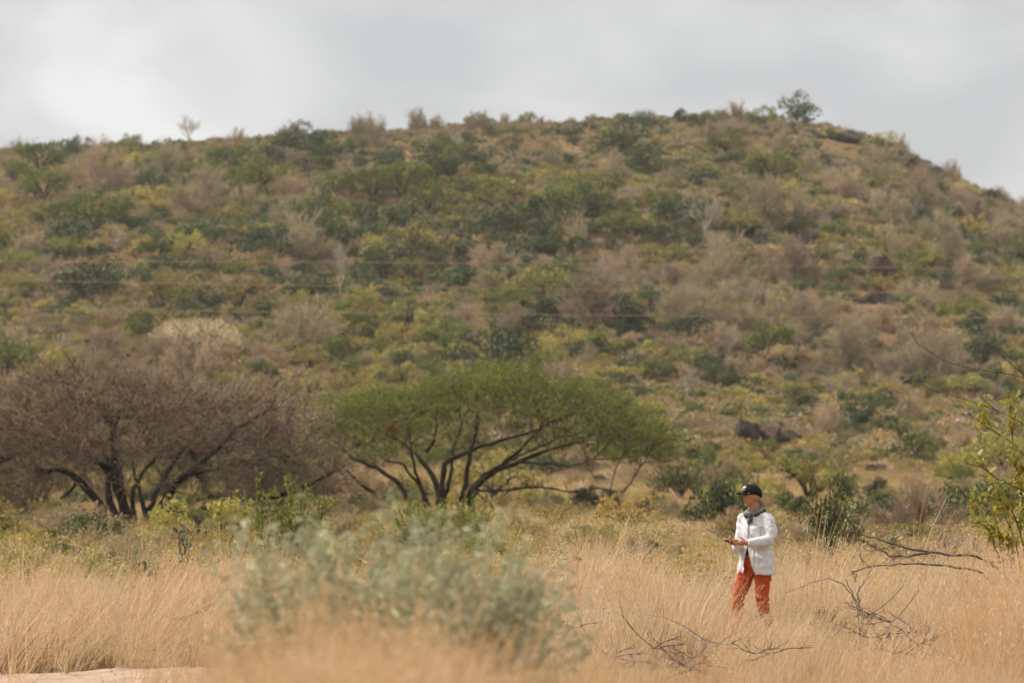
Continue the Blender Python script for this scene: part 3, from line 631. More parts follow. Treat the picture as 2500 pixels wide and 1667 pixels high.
# ------------------------------------------------------------------ the big thorn trees
def colonize(nodes, parents, attr, step, infl, kill, iters, bias=None):
    nodes = [np.array(n_) for n_ in nodes]; parents = list(parents); A_ = np.array(attr)
    nd = np.array(nodes); dist = np.linalg.norm(A_[:, None] - nd[None], axis=2); near = dist.argmin(1); best = dist.min(1); alive = best > kill
    for it_ in range(iters):
        act = alive & (best < infl)
        if not act.any(): break
        ids = np.unique(near[act]); new = []
        for n_ in ids:
            d = unit(A_[act & (near == n_)] - nodes[n_]).sum(0)
            if bias is not None: d = d + bias
            d = d / (np.linalg.norm(d) + 1e-9); new.append((n_, nodes[n_] + d * step))
        ex = np.array(nodes); new = [(n_, p_) for n_, p_ in new if np.min(np.sum((ex - p_) ** 2, 1)) > (0.45 * step) ** 2]
        if not new: break
        st = len(nodes)
        for n_, p_ in new: nodes.append(p_); parents.append(n_)
        nn = np.array([p_ for _, p_ in new]); dd = np.linalg.norm(A_[:, None] - nn[None], axis=2); j = dd.argmin(1); m_ = dd[np.arange(len(A_)), j]
        imp = m_ < best; near = np.where(imp, st + j, near); best = np.minimum(best, m_); alive &= best > kill
    return np.array(nodes), np.array(parents)
def big_tree(stems, attr, step, infl, kill, rtip, power, rng, iters=90):
    """hand-laid stems, then limbs that grow towards the attraction points. Returns nodes, parents, radius, number of stem nodes"""
    nodes, par = [], []
    for st in stems:
        for i, q_ in enumerate(st): nodes.append(q_); par.append(-1 if i == 0 else len(nodes) - 2)
    ns = len(nodes)
    nd, pr = colonize(nodes, par, attr, step, infl, kill, iters)
    cntt = np.zeros(len(nd)); haschild = np.zeros(len(nd), bool); haschild[pr[pr >= 0]] = True
    cntt[~haschild] = 1
    for i in range(len(nd) - 1, -1, -1):
        if pr[i] >= 0: cntt[pr[i]] += cntt[i]
    return nd, pr, rtip * np.maximum(cntt, 1) ** power, ns, ~haschild

def make_tree(name, label, x0, y0, D, stem_px, outline, depth_r, thick_fn, n_attr, extra_attr, rng, barkmat, branchmat, crown_fn, group, rag=0.45):
    m = D / F; base = on_ground(x0, D); lz = base[2]
    zpx = lambda y: CAMH + (HOR - y) * m - lz
    loc = lambda x, y: np.array([(x - x0) * m, 0.0, zpx(y)])
    stems, rads = [], []
    for pts, r, ky in stem_px:
        q_ = np.array([loc(*a_) for a_ in pts]); tt = np.linspace(0, 1, len(q_)); q_[:, 1] = ky * tt ** 1.2 + rng.normal(0, 0.05, len(q_)) * tt
        if pts[0][1] > y0 - 45: q_[0, 2] = min(q_[0, 2], -0.05) - 0.1
        L_ = np.linalg.norm(np.diff(q_, axis=0), axis=1).sum(); sp_ = smooth_path(q_, max(6, int(L_ / 0.22))); sp_[1:-1] += rng.normal(0, 0.022, sp_[1:-1].shape); stems.append(sp_); rads.append(r)
    ox = (outline[:, 0] - x0) * m; oz = zpx(outline[:, 1]); xm, xr = (ox[0] + ox[-1]) / 2, (ox[-1] - ox[0]) / 2; ze = (oz[0] + oz[-1]) / 2
    def top(x, w_):
        k_ = np.sqrt(np.clip(1 - w_ ** 2, 0, 1)); xn = np.clip(xm + (x - xm) / np.maximum(k_, 0.05), ox[0], ox[-1])
        return ze + (np.interp(xn, ox, oz) - ze) * (0.35 + 0.65 * k_)
    def sample(n):
        xn = rng.uniform(-1, 1, n * 3); w_ = rng.uniform(-1, 1, n * 3); ok = xn ** 2 + w_ ** 2 < 1; xn, w_ = xn[ok][:n], w_[ok][:n]; x = xm + xn * xr
        zt = top(x, w_) + rag * fbm(x * 0.7, w_ * 3, 40, 3); th_ = thick_fn(xn, w_); dz_ = rng.uniform(0, 1, len(x)) ** 1.3 * th_
        return np.stack([x, w_ * depth_r, zt - dz_], 1), dz_ / np.maximum(th_, 1e-3)
    at, _ = sample(n_attr)
    if extra_attr is not None:
        ex = np.array([loc(a_[0], a_[1]) + np.array([0, a_[2], 0]) for a_ in extra_attr(rng)]); at = np.concatenate([at, ex])
    nd, pr, R, ns, tip = big_tree(stems, at, 0.24, 2.6, 0.32, 0.010, 0.36, rng)
    for _ in range(3):                                         # ease the kinks out of the limbs
        acc = np.zeros_like(nd); num = np.zeros(len(nd)); ch = np.arange(len(nd))[pr >= 0]
        np.add.at(acc, pr[ch], nd[ch]); np.add.at(num, pr[ch], 1); mid = (nd[np.maximum(pr, 0)] + acc / np.maximum(num, 1)[:, None]) / 2
        mv = (np.arange(len(nd)) >= ns) & (num > 0); nd[mv] = nd[mv] * 0.45 + mid[mv] * 0.55
    root = empty(name, tuple(base)); tag(root, label, 'tree', group)
    i = 0
    for st, r in zip(stems, rads):
        n_ = len(st); g = Geo(); t = np.linspace(0, 1, n_); rr0 = np.maximum(1.05 * r * (1 - 0.72 * t ** 0.8), 0.022) * (1 + 0.08 * rng.normal(0, 1, n_)); rr0[0] *= 1.25
        add_tube(g, st, rr0, 8); link('limb', g.build('limb', [barkmat], True), root); i += n_
    idx = np.arange(ns, len(nd)); p1 = nd[idx]; p0 = nd[pr[idx]]; r1 = np.minimum(R[idx], 0.052); rp = np.where(pr[idx] < ns, r1 * 1.15, np.minimum(R[pr[idx]], 0.052))
    g = Geo(); big = r1 > 0.022
    for msk, sd_, sl_ in ((big, 6, 0), (~big, 3, 1)):
        if msk.any():
            v, f = prisms(p0[msk], p1[msk], rp[msk], r1[msk], sd_); g.add(v, f, 0.25, sl_)
    link('branches', g.build('branches', [barkmat, branchmat]), root)
    crown_fn(root, nd, pr, ns, tip, sample, p0, p1, rng, top, loc, depth_r)
    return root

# green umbrella thorn
AC_STEMS = [([(976, 1242), (952, 1228), (912, 1200), (859, 1159), (835, 1130)], 0.115, -1.2), ([(1009, 1236), (976, 1184), (924, 1147), (863, 1119), (825, 1088)], 0.13, 0.9),
    ([(1045, 1238), (1029, 1192), (1000, 1155), (988, 1135), (945, 1122)], 0.085, -2.2), ([(1069, 1240), (1061, 1171), (1033, 1131), (992, 1087), (945, 1060)], 0.14, 1.4),
    ([(1075, 1240), (1081, 1171), (1089, 1131), (1154, 1099), (1215, 1079), (1316, 1050)], 0.14, -1.0), ([(1110, 1238), (1138, 1175), (1150, 1103), (1166, 1046), (1166, 985)], 0.12, -2.8),
    ([(1114, 1234), (1154, 1192), (1203, 1155), (1267, 1127), (1336, 1099), (1420, 1078)], 0.15, 0.6), ([(1135, 1200), (1175, 1165), (1235, 1130), (1300, 1100), (1380, 1062)], 0.10, 2.4),
    ([(1150, 1196), (1235, 1196), (1316, 1188), (1397, 1200), (1457, 1192), (1518, 1200)], 0.055, -1.6), ([(1267, 1127), (1336, 1130), (1397, 1139), (1450, 1120)], 0.045, -0.8),
    ([(1041, 1103), (1065, 1062), (1069, 1002), (1105, 985)], 0.06, -1.6), ([(1075, 1236), (1100, 1160), (1108, 1090), (1125, 1040), (1118, 985)], 0.09, 2.8), ([(1060, 1238), (1020, 1160), (1006, 1090), (1005, 1010)], 0.08, -3.2),
    ([(1120, 1235), (1190, 1160), (1262, 1105), (1330, 1040), (1400, 1010)], 0.10, -3.0)]
AC_OUT = np.array([(752, 1022), (785, 985), (845, 958), (912, 940), (976, 916), (1057, 895), (1138, 880), (1215, 868), (1275, 876), (1336, 900), (1417, 910), (1478, 928), (1538, 952), (1598, 992), (1648, 1030)], float)
AC_OUT[:, 1] += 30
def ac_thick(xn, w_): return 0.95 + 0.6 * np.abs(xn) ** 2.0
def ac_extra(rng):
    o = [(rng.uniform(1330, 1560), rng.uniform(1090, 1195), rng.uniform(-2, 0.5)) for _ in range(40)] + [(rng.uniform(850, 1500), rng.uniform(985, 1100), rng.uniform(-3.5, 3.5)) for _ in range(560)]
    return o + [(rng.uniform(1480, 1610), rng.uniform(1030, 1085), rng.uniform(-2, 2)) for _ in range(60)] + [(rng.uniform(1180, 1420), rng.uniform(1195, 1260), rng.uniform(-2.4, -0.6)) for _ in range(14)]
def sprays(rng, p, d, nl, ln, size, g, leaf_slot, twig_slot):
    """feathery leaf sprays: a twig with pairs of leaflets"""
    n = len(p); tw = twigs(rng, p, d, ln * rng.uniform(0.6, 1.3, n), 0, 3, 0.2, 0.03); twig_geo(g, tw, 0.008, 0.003, twig_slot, rng, np.full(n, 0.3))
    i = np.repeat(np.arange(n), nl); t = rng.uniform(0.1, 1, n * nl) * 3; j = np.minimum(t.astype(int), 2); fr = (t - j)[:, None]
    c = tw[i, j] * (1 - fr) + tw[i, j + 1] * fr + rng.normal(0, 0.035, (n * nl, 3))
    v, f = leaves(c, rng.normal(0, 0.6, (n * nl, 3)) + np.array([0, 0, 0.9]), size * rng.uniform(0.6, 1.4, n * nl), rng, 0.45)
    ct = np.clip(0.5 + 0.9 * fbm(p[:, 0] * 0.8, p[:, 1] * 0.8 + p[:, 2] * 1.5, 77, 3) + rng.normal(0, 0.18, n), 0, 1); g.add(v, f, np.repeat(np.clip(ct[i] * 0.75 + rng.uniform(0, 0.25, n * nl), 0, 1), 4), leaf_slot)
def ac_crown(root, nd, pr, ns, tip, sample, p0, p1, rng, top, loc, dr):
    g = Geo(); at, dz_ = sample(7500); keep = rng.uniform(0, 1, len(at)) < (1 - 0.62 * dz_); at = at[keep]
    clump = fbm(at[:, 0] * 0.75, at[:, 1] * 0.75, 71, 2); at = at[clump + rng.normal(0, 0.08, len(at)) > -0.32]
    d = unit(np.stack([at[:, 0] * 0.12 + rng.normal(0, 0.5, len(at)) + 0.15, at[:, 1] * 0.12 + rng.normal(0, 0.5, len(at)), 0.28 + rng.normal(0, 0.3, len(at))], 1))
    big_ = rng.uniform(0, 1, len(at)) < 0.25; sprays(rng, at[~big_], d[~big_], 22, 0.45, 0.08, g, 0, 1); sprays(rng, at[big_], d[big_], 24, 0.85, 0.075, g, 0, 1)
    tp = nd[np.nonzero(tip)[0]]; tp = tp[rng.integers(0, len(tp), 900)]; sprays(rng, tp + rng.normal(0, 0.12, tp.shape), rng.normal(0, 1, tp.shape) + np.array([0, 0, 0.3]), 12, 0.35, 0.08, g, 0, 1)
    ss, dd = pick(rng, np.stack([p0, p1], 1), 3200, 0); tw = twigs(rng, ss, unit(dd + rng.normal(0, 0.7, ss.shape)), rng.uniform(0.15, 0.5, 3200), 0, 3, 0.3, 0.02); twig_geo(g, tw, 0.009, 0.004, 1, rng)
    link('crown', g.build('crown', ['leaf_acacia', 'twig_brown']), root)
acacia = make_tree('umbrella_thorn_tree', 'big green umbrella thorn tree with many spreading dark stems', 1085, 1242, 140.0, AC_STEMS, AC_OUT, 5.4, ac_thick, 2600, ac_extra, np.random.default_rng(11), 'bark_brown', 'bark_brown', ac_crown, 'big thorn trees on the plain', 0.4)

# leafless thorn tree
DT_STEMS = [([(275, 1272), (224, 1203), (195, 1171), (170, 1152), (119, 1145), (72, 1151), (47, 1124), (-10, 1118), (-80, 1085)], 0.155, -0.8), ([(290, 1272), (267, 1210), (260, 1181), (271, 1145), (257, 1120), (225, 1080), (170, 1040)], 0.15, 1.2),
    ([(320, 1272), (300, 1210), (289, 1145), (278, 1102), (278, 1055), (262, 1000), (225, 950)], 0.165, -0.9), ([(361, 1270), (340, 1199), (325, 1156), (318, 1120)], 0.10, 0.8), ([(335, 1270), (322, 1200), (352, 1140), (395, 1080), (420, 1010)], 0.09, 2.5),
    ([(378, 1272), (416, 1196), (459, 1156), (506, 1120), (560, 1069), (607, 1033), (660, 1000)], 0.155, -1.0), ([(385, 1274), (434, 1236), (484, 1214), (578, 1218), (687, 1207), (777, 1174), (835, 1145)], 0.15, -1.5),
    ([(390, 1282), (434, 1254), (488, 1243), (578, 1243), (660, 1252)], 0.095, 0.8), ([(185, 1180), (152, 1214), (108, 1236), (60, 1252)], 0.06, -1.0), ([(350, 1270), (385, 1190), (440, 1100), (520, 1010), (600, 965)], 0.10, 2.6),
    ([(310, 1270), (270, 1170), (190, 1090), (90, 1030), (0, 1000)], 0.10, 2.5), ([(455, 1160), (540, 1140), (640, 1120), (740, 1110)], 0.06, -2.6), ([(278, 1055), (300, 1000), (350, 950), (400, 925)], 0.07, -2.0), ([(270, 1145), (200, 1100), (110, 1060), (20, 1050)], 0.075, -2.8)]
DT_OUT = np.array([(-190, 1040), (-120, 990), (-40, 962), (20, 944), (75, 915), (150, 894), (215, 880), (290, 886), (350, 910), (430, 932), (520, 948), (600, 950), (690, 952), (760, 968), (805, 1010), (830, 1065)], float)
def dt_thick(xn, w_): return (4.0 - 1.9 * np.abs(xn) ** 2) * np.sqrt(np.clip(1 - 0.6 * w_ ** 2, 0, 1))
def dt_extra(rng):
    return [(rng.uniform(560, 860), rng.uniform(1080, 1215), rng.uniform(-2.5, 1.5)) for _ in range(230)] + [(rng.uniform(-100, 130), rng.uniform(1090, 1235), rng.uniform(-2.5, 1.5)) for _ in range(70)] + [(rng.uniform(430, 700), rng.uniform(1160, 1250), rng.uniform(-2.5, 0)) for _ in range(40)]
def dt_crown(root, nd, pr, ns, tip, sample, p0, p1, rng, top, loc, dr):
    g = Geo(); seg = np.stack([p0, p1], 1); prev = seg; cen = np.array([0.0, 0, 1.2])
    for cnt_, ln, r in ((9500, 0.75, 0.0135), (21000, 0.42, 0.0085)):
        ss, dd = pick(rng, prev, cnt_ * 2, 0.0); kp = np.nonzero(fbm(ss[:, 0] * 0.9, ss[:, 2] * 1.1 + ss[:, 1] * 0.5, 55, 2) + rng.normal(0, 0.25, len(ss)) - 0.75 * ((ss[:, 2] < 2.2) & (ss[:, 1] < 1.2) & (np.abs(ss[:, 0]) < 2.8)) > -0.2)[0][:cnt_]; ss, dd = ss[kp], dd[kp]; cnt_ = len(kp); o_ = unit(ss - cen); cur = twigs(rng, ss, unit(dd * 0.6 + o_ * 0.5 + rng.normal(0, 0.5, ss.shape) + np.array([0.08, 0, 0.1])), ln * rng.uniform(0.5, 1.3, cnt_), 0, 3, 0.24, 0.015)
        twig_geo(g, cur, r, r * 0.5, 0, rng, np.clip((0.05 if r > 0.01 else 0.42) + 0.8 * rng.uniform(0, 1, cnt_) ** 2, 0, 1)); prev = cur
    link('crown', g.build('crown', ['twig_brown']), root)
    g = Geo(); n_ = 9000; ss, dd = pick(rng, prev, n_, 0.5); v, f = leaves(ss, rng.normal(0, 1, ss.shape), 0.05 * rng.uniform(0.5, 1.3, n_), rng, 0.5); g.add(v, f, np.repeat(rng.uniform(0, 1, n_), 4), 0)
    link('dry_pods', g.build('dry_pods', ['leaf_dry']), root)['kind'] = 'stuff'
dead = make_tree('bare_thorn_tree', 'big leafless brown thorn tree with black stems at left', 340, 1275, 125.0, DT_STEMS, DT_OUT, 4.6, dt_thick, 2000, dt_extra, np.random.default_rng(12), 'bark_dark', 'twig_brown', dt_crown, 'big thorn trees on the plain', 0.75)

# blond dry umbrella tree behind it
p = hit(478, 886, 150); s = p[1] / F
rng = np.random.default_rng(13)
bt = empty('blond_thorn_tree', tuple(p)); tag(bt, 'blond dry flat-topped thorn tree above the leafless thorn tree', 'tree')
half = 118 * s; me = umbrella_mesh(15, 'leaf_blond', 'twig_brown', 3400, h=1.0, thick=0.3, lump=0.2)
g = Geo(); st_a = np.linspace(0, 6.28, 8)[:-1]
for a_ in st_a: add_tube(g, smooth_path([(0.1 * math.cos(a_), 0.1 * math.sin(a_), -0.1), (0.25 * math.cos(a_), 0.25 * math.sin(a_), 0.7), (1.1 * math.cos(a_), 1.1 * math.sin(a_), 1.6)], 7), np.linspace(0.11, 0.04, 7), 6)
link('trunk', g.build('trunk', ['bark_brown']), bt); link('crown', me, bt, scale=(half, half, half * 0.92))

# ------------------------------------------------------------------ nearer shrubs
def stem_shrub(seed, mats, nst=26, h=1.0, spread=0.6, nlf=1800, size=0.05, lean=(0, 0), sub=90, aspect=0.5, updir=0.5, thick=1.0, lo=0.2):
    """upright leafy shrub, metres: stems that fan out, side shoots, leaves set along them"""
    rng = np.random.default_rng(seed); gs, gl = Geo(), Geo()
    a = rng.uniform(0, 2 * math.pi, nst); t = np.sqrt(rng.uniform(0, 1, nst)) * spread
    d = np.stack([np.cos(a) * t + lean[0], np.sin(a) * t + lean[1], np.full(nst, 1.0)], 1); b0 = np.zeros((nst, 3)); b0[:, :2] = rng.normal(0, 0.07 * h, (nst, 2)); b0[:, 2] = -0.06
    s0 = twigs(rng, b0, d, h * rng.uniform(0.55, 1.05, nst), 0, 7, 0.10, 0.03); twig_geo(gs, s0, 0.010 * h * thick, 0.003 * thick, 0, rng)
    p_, dd = pick(rng, s0, sub, 0.25); s1 = twigs(rng, p_, unit(dd + rng.normal(0, 0.6, p_.shape) + np.array([lean[0] * .5, 0, 0.2])), h * rng.uniform(0.12, 0.34, sub), 0, 7, 0.14, 0.02); twig_geo(gs, s1, 0.005 * h * thick, 0.002 * thick, 0, rng)
    al = np.concatenate([s0, s1]); c, dd = pick(rng, al, nlf, lo); c = c + rng.normal(0, size * 0.35, c.shape)
    v, f = leaves(c, rng.normal(0, 0.8, c.shape) + np.array([0, 0, updir]), size * rng.uniform(0.6, 1.3, nlf), rng, aspect); gl.add(v, f, np.repeat(rng.uniform(0, 1, nlf), 4), 0)
    return gs.build('stems', [mats[1]]), gl.build('foliage', [mats[0]])
def near_shrub(name, label, x, Y, seed, mats, group=None, rot=0.0, **kw):
    p_ = on_ground(x, Y); r_ = empty(name, tuple(p_)); r_.rotation_euler = (0, 0, rot); tag(r_, label, 'shrub', group)
    a_, b_ = stem_shrub(seed, mats, **kw); link('stems', a_, r_); link('foliage', b_, r_); return r_
near_shrub('leafy_shrub', 'spiky bright green shrub between the two big thorn trees', 700, 64, 401, ('leaf_fresh', 'bark_shrub'), nst=46, h=1.62, spread=0.62, nlf=7000, size=0.055, sub=160)
near_shrub('leafy_shrub', 'low bright green shrub in front of the umbrella tree trunk', 1030, 80, 402, ('leaf_fresh', 'bark_shrub'), nst=40, h=1.3, spread=0.95, nlf=4200, size=0.06, sub=160)
near_shrub('leafy_shrub', 'small green shrub right of the umbrella tree trunk', 1150, 84, 403, ('leaf_fresh', 'bark_shrub'), nst=26, h=1.3, spread=0.7, nlf=2400, size=0.055, sub=110)
near_shrub('twiggy_shrub', 'purplish brown twiggy shrub in front of the leafless thorn tree', 330, 66, 404, ('leaf_dry', 'twig_grey'), nst=46, h=0.95, spread=0.95, nlf=900, size=0.03, sub=900, thick=0.8)
near_shrub('twiggy_shrub', 'brown twiggy bush left of the purplish shrub', 200, 74, 405, ('leaf_dry', 'twig_grey'), nst=40, h=0.85, spread=1.1, nlf=1500, size=0.04, sub=420, thick=0.8)
near_shrub('weed_bush', 'yellow-flecked weedy bush at the left edge', 60, 64, 406, ('leaf_yellow', 'twig_grey'), nst=60, h=0.75, spread=1.2, nlf=2600, size=0.045, sub=420)
near_shrub('weed_bush', 'yellow-flecked weedy bush below the purplish shrub', 250, 60, 407, ('leaf_yellow', 'twig_grey'), nst=60, h=0.62, spread=1.2, nlf=2000, size=0.04, sub=420)
near_shrub('weed_bush', 'olive weedy bush left of the spiky green shrub', 555, 72, 408, ('leaf_olive', 'twig_grey'), nst=50, h=0.95, spread=1.0, nlf=2600, size=0.05, sub=300)
near_shrub('dark_weed', 'dark low plant in the grass left of the walker', 1500, 52, 409, ('leaf_olive', 'bark_shrub'), nst=34, h=0.55, spread=0.9, nlf=900, size=0.04, sub=200)
near_shrub('twiggy_shrub', 'brown twiggy bush between the grey-green bush and the walker', 1420, 62, 410, ('leaf_dry', 'twig_grey'), nst=60, h=0.85, spread=1.1, nlf=1500, size=0.035, sub=500, thick=0.8)
near_shrub('green_weed', 'small dark green weed in the grass right of the walker', 2020, 43, 411, ('leaf_dark', 'bark_shrub'), nst=16, h=0.42, spread=0.9, nlf=500, size=0.05, sub=60)
near_shrub('twiggy_shrub', 'brown scrubby bush behind the walker at hip height', 1960, 66, 412, ('leaf_dry', 'twig_grey'), nst=46, h=0.8, spread=1.2, nlf=1500, size=0.04, sub=420, thick=0.8)

# broad-leaved plant: each leaf a piece of its own
def leaf_mesh(name, mat, ln=1.0, wd=0.5):
    v = np.array([(0, 0, 0), (0.28 * ln, wd * 0.42, 0.05), (0.62 * ln, wd * 0.46, 0.03), (ln, 0, -0.08), (0.62 * ln, -wd * 0.46, 0.03), (0.28 * ln, -wd * 0.42, 0.05), (0.3 * ln, 0, -0.02), (0.65 * ln, 0, -0.03)])
    f3 = np.array([(0, 6, 1), (7, 3, 2), (0, 5, 6), (7, 4, 3)]); f4 = np.array([(1, 6, 7, 2), (6, 5, 4, 7)])
    return mesh(name, v, [f3, f4], [mat], np.random.default_rng(3).uniform(0.2, 0.8, 8), smooth=True)
LEAF = {k_: leaf_mesh('leaf', k_) for k_ in ('leaf_glossy', 'leaf_lime', 'leaf_gold')}
def put_leaves(root, pts, dirs, size, mat, rng):
    for q_, d_, s_ in zip(pts, dirs, size):
        o_ = link('leaf', LEAF[mat], root, tuple(q_)); x_ = Vector(d_); o_.rotation_mode = 'QUATERNION'
        o_.rotation_quaternion = x_.to_track_quat('X', 'Z') @ Matrix.Rotation(rng.uniform(-1, 1), 3, 'X').to_quaternion(); o_.scale = (s_,) * 3
rng = np.random.default_rng(21)
p = on_ground(452, 54); bp_ = empty('broadleaf_plant', tuple(p)); bp_.scale = (1.5, 1.5, 1.5); tag(bp_, 'broad-leaved dark green plant in the grass below the leafless thorn tree', 'plant')
g = Geo(); b0 = rng.normal(0, 0.03, (7, 3)); b0[:, 2] = -0.05
d = np.stack([rng.uniform(-0.55, 0.55, 7), rng.uniform(-0.3, 0.3, 7), np.ones(7)], 1); s0 = twigs(rng, b0, d, rng.uniform(0.5, 0.85, 7), 0, 6, 0.12, 0); twig_geo(g, s0, 0.011, 0.005, 0, rng)
s1 = twigs(rng, *pick(rng, s0, 16, 0.5), rng.uniform(0.12, 0.25, 16), 0, 6, 0.3, 0.05); twig_geo(g, s1, 0.006, 0.003, 0, rng); link('stems', g.build('stems', ['bark_shrub']), bp_)
c, dd = pick(rng, np.concatenate([s0, s1]), 70, 0.45); put_leaves(bp_, c, unit(dd * 0.3 + rng.normal(0, 0.7, c.shape) + np.array([0, 0, 0.35])), rng.uniform(0.05, 0.10, 70), 'leaf_glossy', rng)

# yellow-leaved shrub at the right edge
rng = np.random.default_rng(22); D = 36.0
p = on_ground(2490, D); rs = empty('yellow_leaved_shrub', tuple(p)); tag(rs, 'yellow-green leafy shrub with long bare canes at the right edge', 'shrub')
lc = lambda x, y, k_: P(x, y, D + k_) - p
canes = [([(2510, 1480), (2570, 1180), (2500, 1038), (2449, 1009), (2391, 987), (2340, 970), (2292, 957)], 0.3), ([(2515, 1480), (2600, 1050), (2500, 922), (2455, 912), (2398, 904), (2353, 895), (2305, 880), (2261, 853)], -0.2),
         ([(2505, 1480), (2560, 1060), (2500, 917), (2465, 885), (2442, 866), (2425, 830)], -0.4), ([(2500, 1480), (2530, 1260), (2497, 1198), (2471, 1185), (2436, 1169), (2420, 1156), (2395, 1139), (2360, 1131)], -0.5),
         ([(2495, 1480), (2490, 1300), (2465, 1242), (2423, 1239), (2385, 1226), (2343, 1204), (2305, 1182)], -0.9), ([(2520, 1480), (2540, 1180), (2471, 1080), (2436, 1060), (2404, 1038), (2382, 1019)], -0.3),
         ([(2490, 1480), (2470, 1380), (2440, 1300), (2400, 1280), (2370, 1275)], -0.7), ([(2500, 1480), (2500, 1250), (2475, 1100), (2470, 1000), (2490, 960)], 0.5), ([(2512, 1480), (2540, 1300), (2520, 1120), (2500, 1010), (2480, 970)], 0.2),
         ([(2500, 1480), (2480, 1330), (2430, 1200), (2400, 1120), (2395, 1085)], 0.6), ([(2495, 1480), (2450, 1380), (2425, 1310), (2440, 1265)], -0.2)]
g = Geo(); cp = []
for pts, ky in canes:
    q_ = np.array([lc(x, y, ky * (i / (len(pts) - 1))) for i, (x, y) in enumerate(pts)]); q_[0, 2] = -0.05; sp_ = smooth_path(q_, 40); cp.append(sp_); add_tube(g, sp_, np.linspace(0.012, 0.0028, 40), 6)
cp = np.array(cp); s1 = twigs(rng, *pick(rng, cp, 90, 0.4), rng.uniform(0.12, 0.38, 90), 0, 39, 0.05, 0.01); twig_geo(g, s1[:, ::4], 0.005, 0.0025, 0, rng)
link('canes', g.build('canes', ['bark_shrub']), rs)
c, dd = pick(rng, np.concatenate([cp[3:], s1]), 2600, 0.35); pxy = np.array([px(a_ + p) for a_ in c])
pr_ = np.where((pxy[:, 0] > 2365) & (pxy[:, 1] > 965) & (pxy[:, 0] < 2520) & (pxy[:, 1] < 1345), 1.0, 0.02) * np.where(pxy[:, 0] > 2410, 1.0, 0.5); keep = np.nonzero(rng.uniform(0, 1, len(c)) < pr_)[0][:286]
dl = unit(dd[keep] * 0.3 + rng.normal(0, 0.7, (len(keep), 3)) + np.array([-0.1, 0, 0.25])); sz_ = rng.uniform(0.065, 0.125, len(keep)); gold = rng.uniform(0, 1, len(keep)) < 0.14
put_leaves(rs, c[keep][~gold], dl[~gold], sz_[~gold], 'leaf_lime', rng); put_leaves(rs, c[keep][gold], dl[gold], sz_[gold], 'leaf_gold', rng)
c2, dd2 = pick(rng, np.concatenate([cp[3:], s1]), 5000, 0.3); pxy = np.array([px(a_ + p) for a_ in c2]); k2_ = (pxy[:, 0] > 2375) & (pxy[:, 0] < 2640) & (pxy[:, 1] > 970) & (pxy[:, 1] < 1400); c2 = c2[k2_][:1500]
g = Geo(); v, f = leaves(c2 + rng.normal(0, 0.03, c2.shape), rng.normal(0, 1, c2.shape) + np.array([0, -0.3, 0.4]), rng.uniform(0.025, 0.055, len(c2)), rng, 0.6); g.add(v, f, np.repeat(rng.uniform(0, 1, len(c2)), 4), 0); link('small_leaves', g.build('small_leaves', ['leaf_lime']), rs)['kind'] = 'stuff'
c, dd = pick(rng, cp[:1], 9, 0.62); put_leaves(rs, c, unit(rng.normal(0, 1, c.shape)), rng.uniform(0.03, 0.05, 9), 'leaf_gold', rng)

# blurred grey-green bush in the foreground
near_shrub('grey_green_bush', 'blurred grey-green bush in the foreground below the umbrella tree', 850, 16.2, 431, ('leaf_grey', 'leaf_grey'), nst=120, h=1.14, spread=0.42, nlf=17000, size=0.05, sub=1000, aspect=0.24, lean=(0.0, 0), thick=0.5, lo=0.35)
near_shrub('grey_green_bush', 'blurred grey-green sprays leaning right in the foreground', 1065, 15.4, 432, ('leaf_grey', 'leaf_grey'), nst=110, h=1.12, spread=0.28, nlf=12000, size=0.05, sub=700, aspect=0.24, lean=(0.20, 0), thick=0.5, lo=0.35)
near_shrub('grey_green_bush', 'small grey-green plant in the grass at the lower right edge', 2478, 31.0, 433, ('leaf_grey', 'leaf_grey'), nst=22, h=0.62, spread=0.5, nlf=600, size=0.04, sub=60, aspect=0.34)

# ------------------------------------------------------------------ fallen branches and stones
def branch(name, label, parts, D, seed, mat, ntw, tw_len=0.14):
    rng = np.random.default_rng(seed); b = on_ground(parts[0][0][-1][0], D); r_ = empty(name, tuple(b)); tag(r_, label, 'branch', 'dead branches in the grass')
    for pts, r0, r1, ky in parts:
        q_ = np.array([P(x, y, D + ky * (i / max(1, len(pts) - 1))) - b for i, (x, y) in enumerate(pts)]); sp_ = smooth_path(q_, 26); sp_[1:-1] += rng.normal(0, 0.006, sp_[1:-1].shape)
        g = Geo(); add_tube(g, sp_, 0.72 * np.linspace(r0, r1, 26) * (1 + 0.12 * rng.normal(0, 1, 26)), 7)
        n_ = max(3, int(ntw * len(pts) / 8)); ss, dd = pick(rng, sp_[None], n_, 0.0); tw = twigs(rng, ss, unit(dd * rng.choice([-1, 1], (n_, 1)) * 0.5 + rng.normal(0, 0.7, ss.shape)), tw_len * rng.uniform(0.3, 1.2, n_), 0, 3, 0.25, 0); twig_geo(g, tw, min(r0, r1) * 0.5, min(r0, r1) * 0.2, 0, rng)
        link('limb', g.build('limb', [mat], False), r_)
branch('fallen_branch', 'long dark dead branch lying over the grass right of the walker', [([(2068, 1297), (2107, 1305), (2154, 1318), (2209, 1336), (2265, 1345), (2320, 1354), (2383, 1358), (2441, 1392), (2490, 1470)], 0.010, 0.026, 0.6),
    ([(2066, 1316), (2104, 1318), (2137, 1336), (2171, 1356), (2198, 1358), (2251, 1352), (2290, 1349)], 0.008, 0.018, 0.3)], 43.0, 441, 'dead_wood', 26)
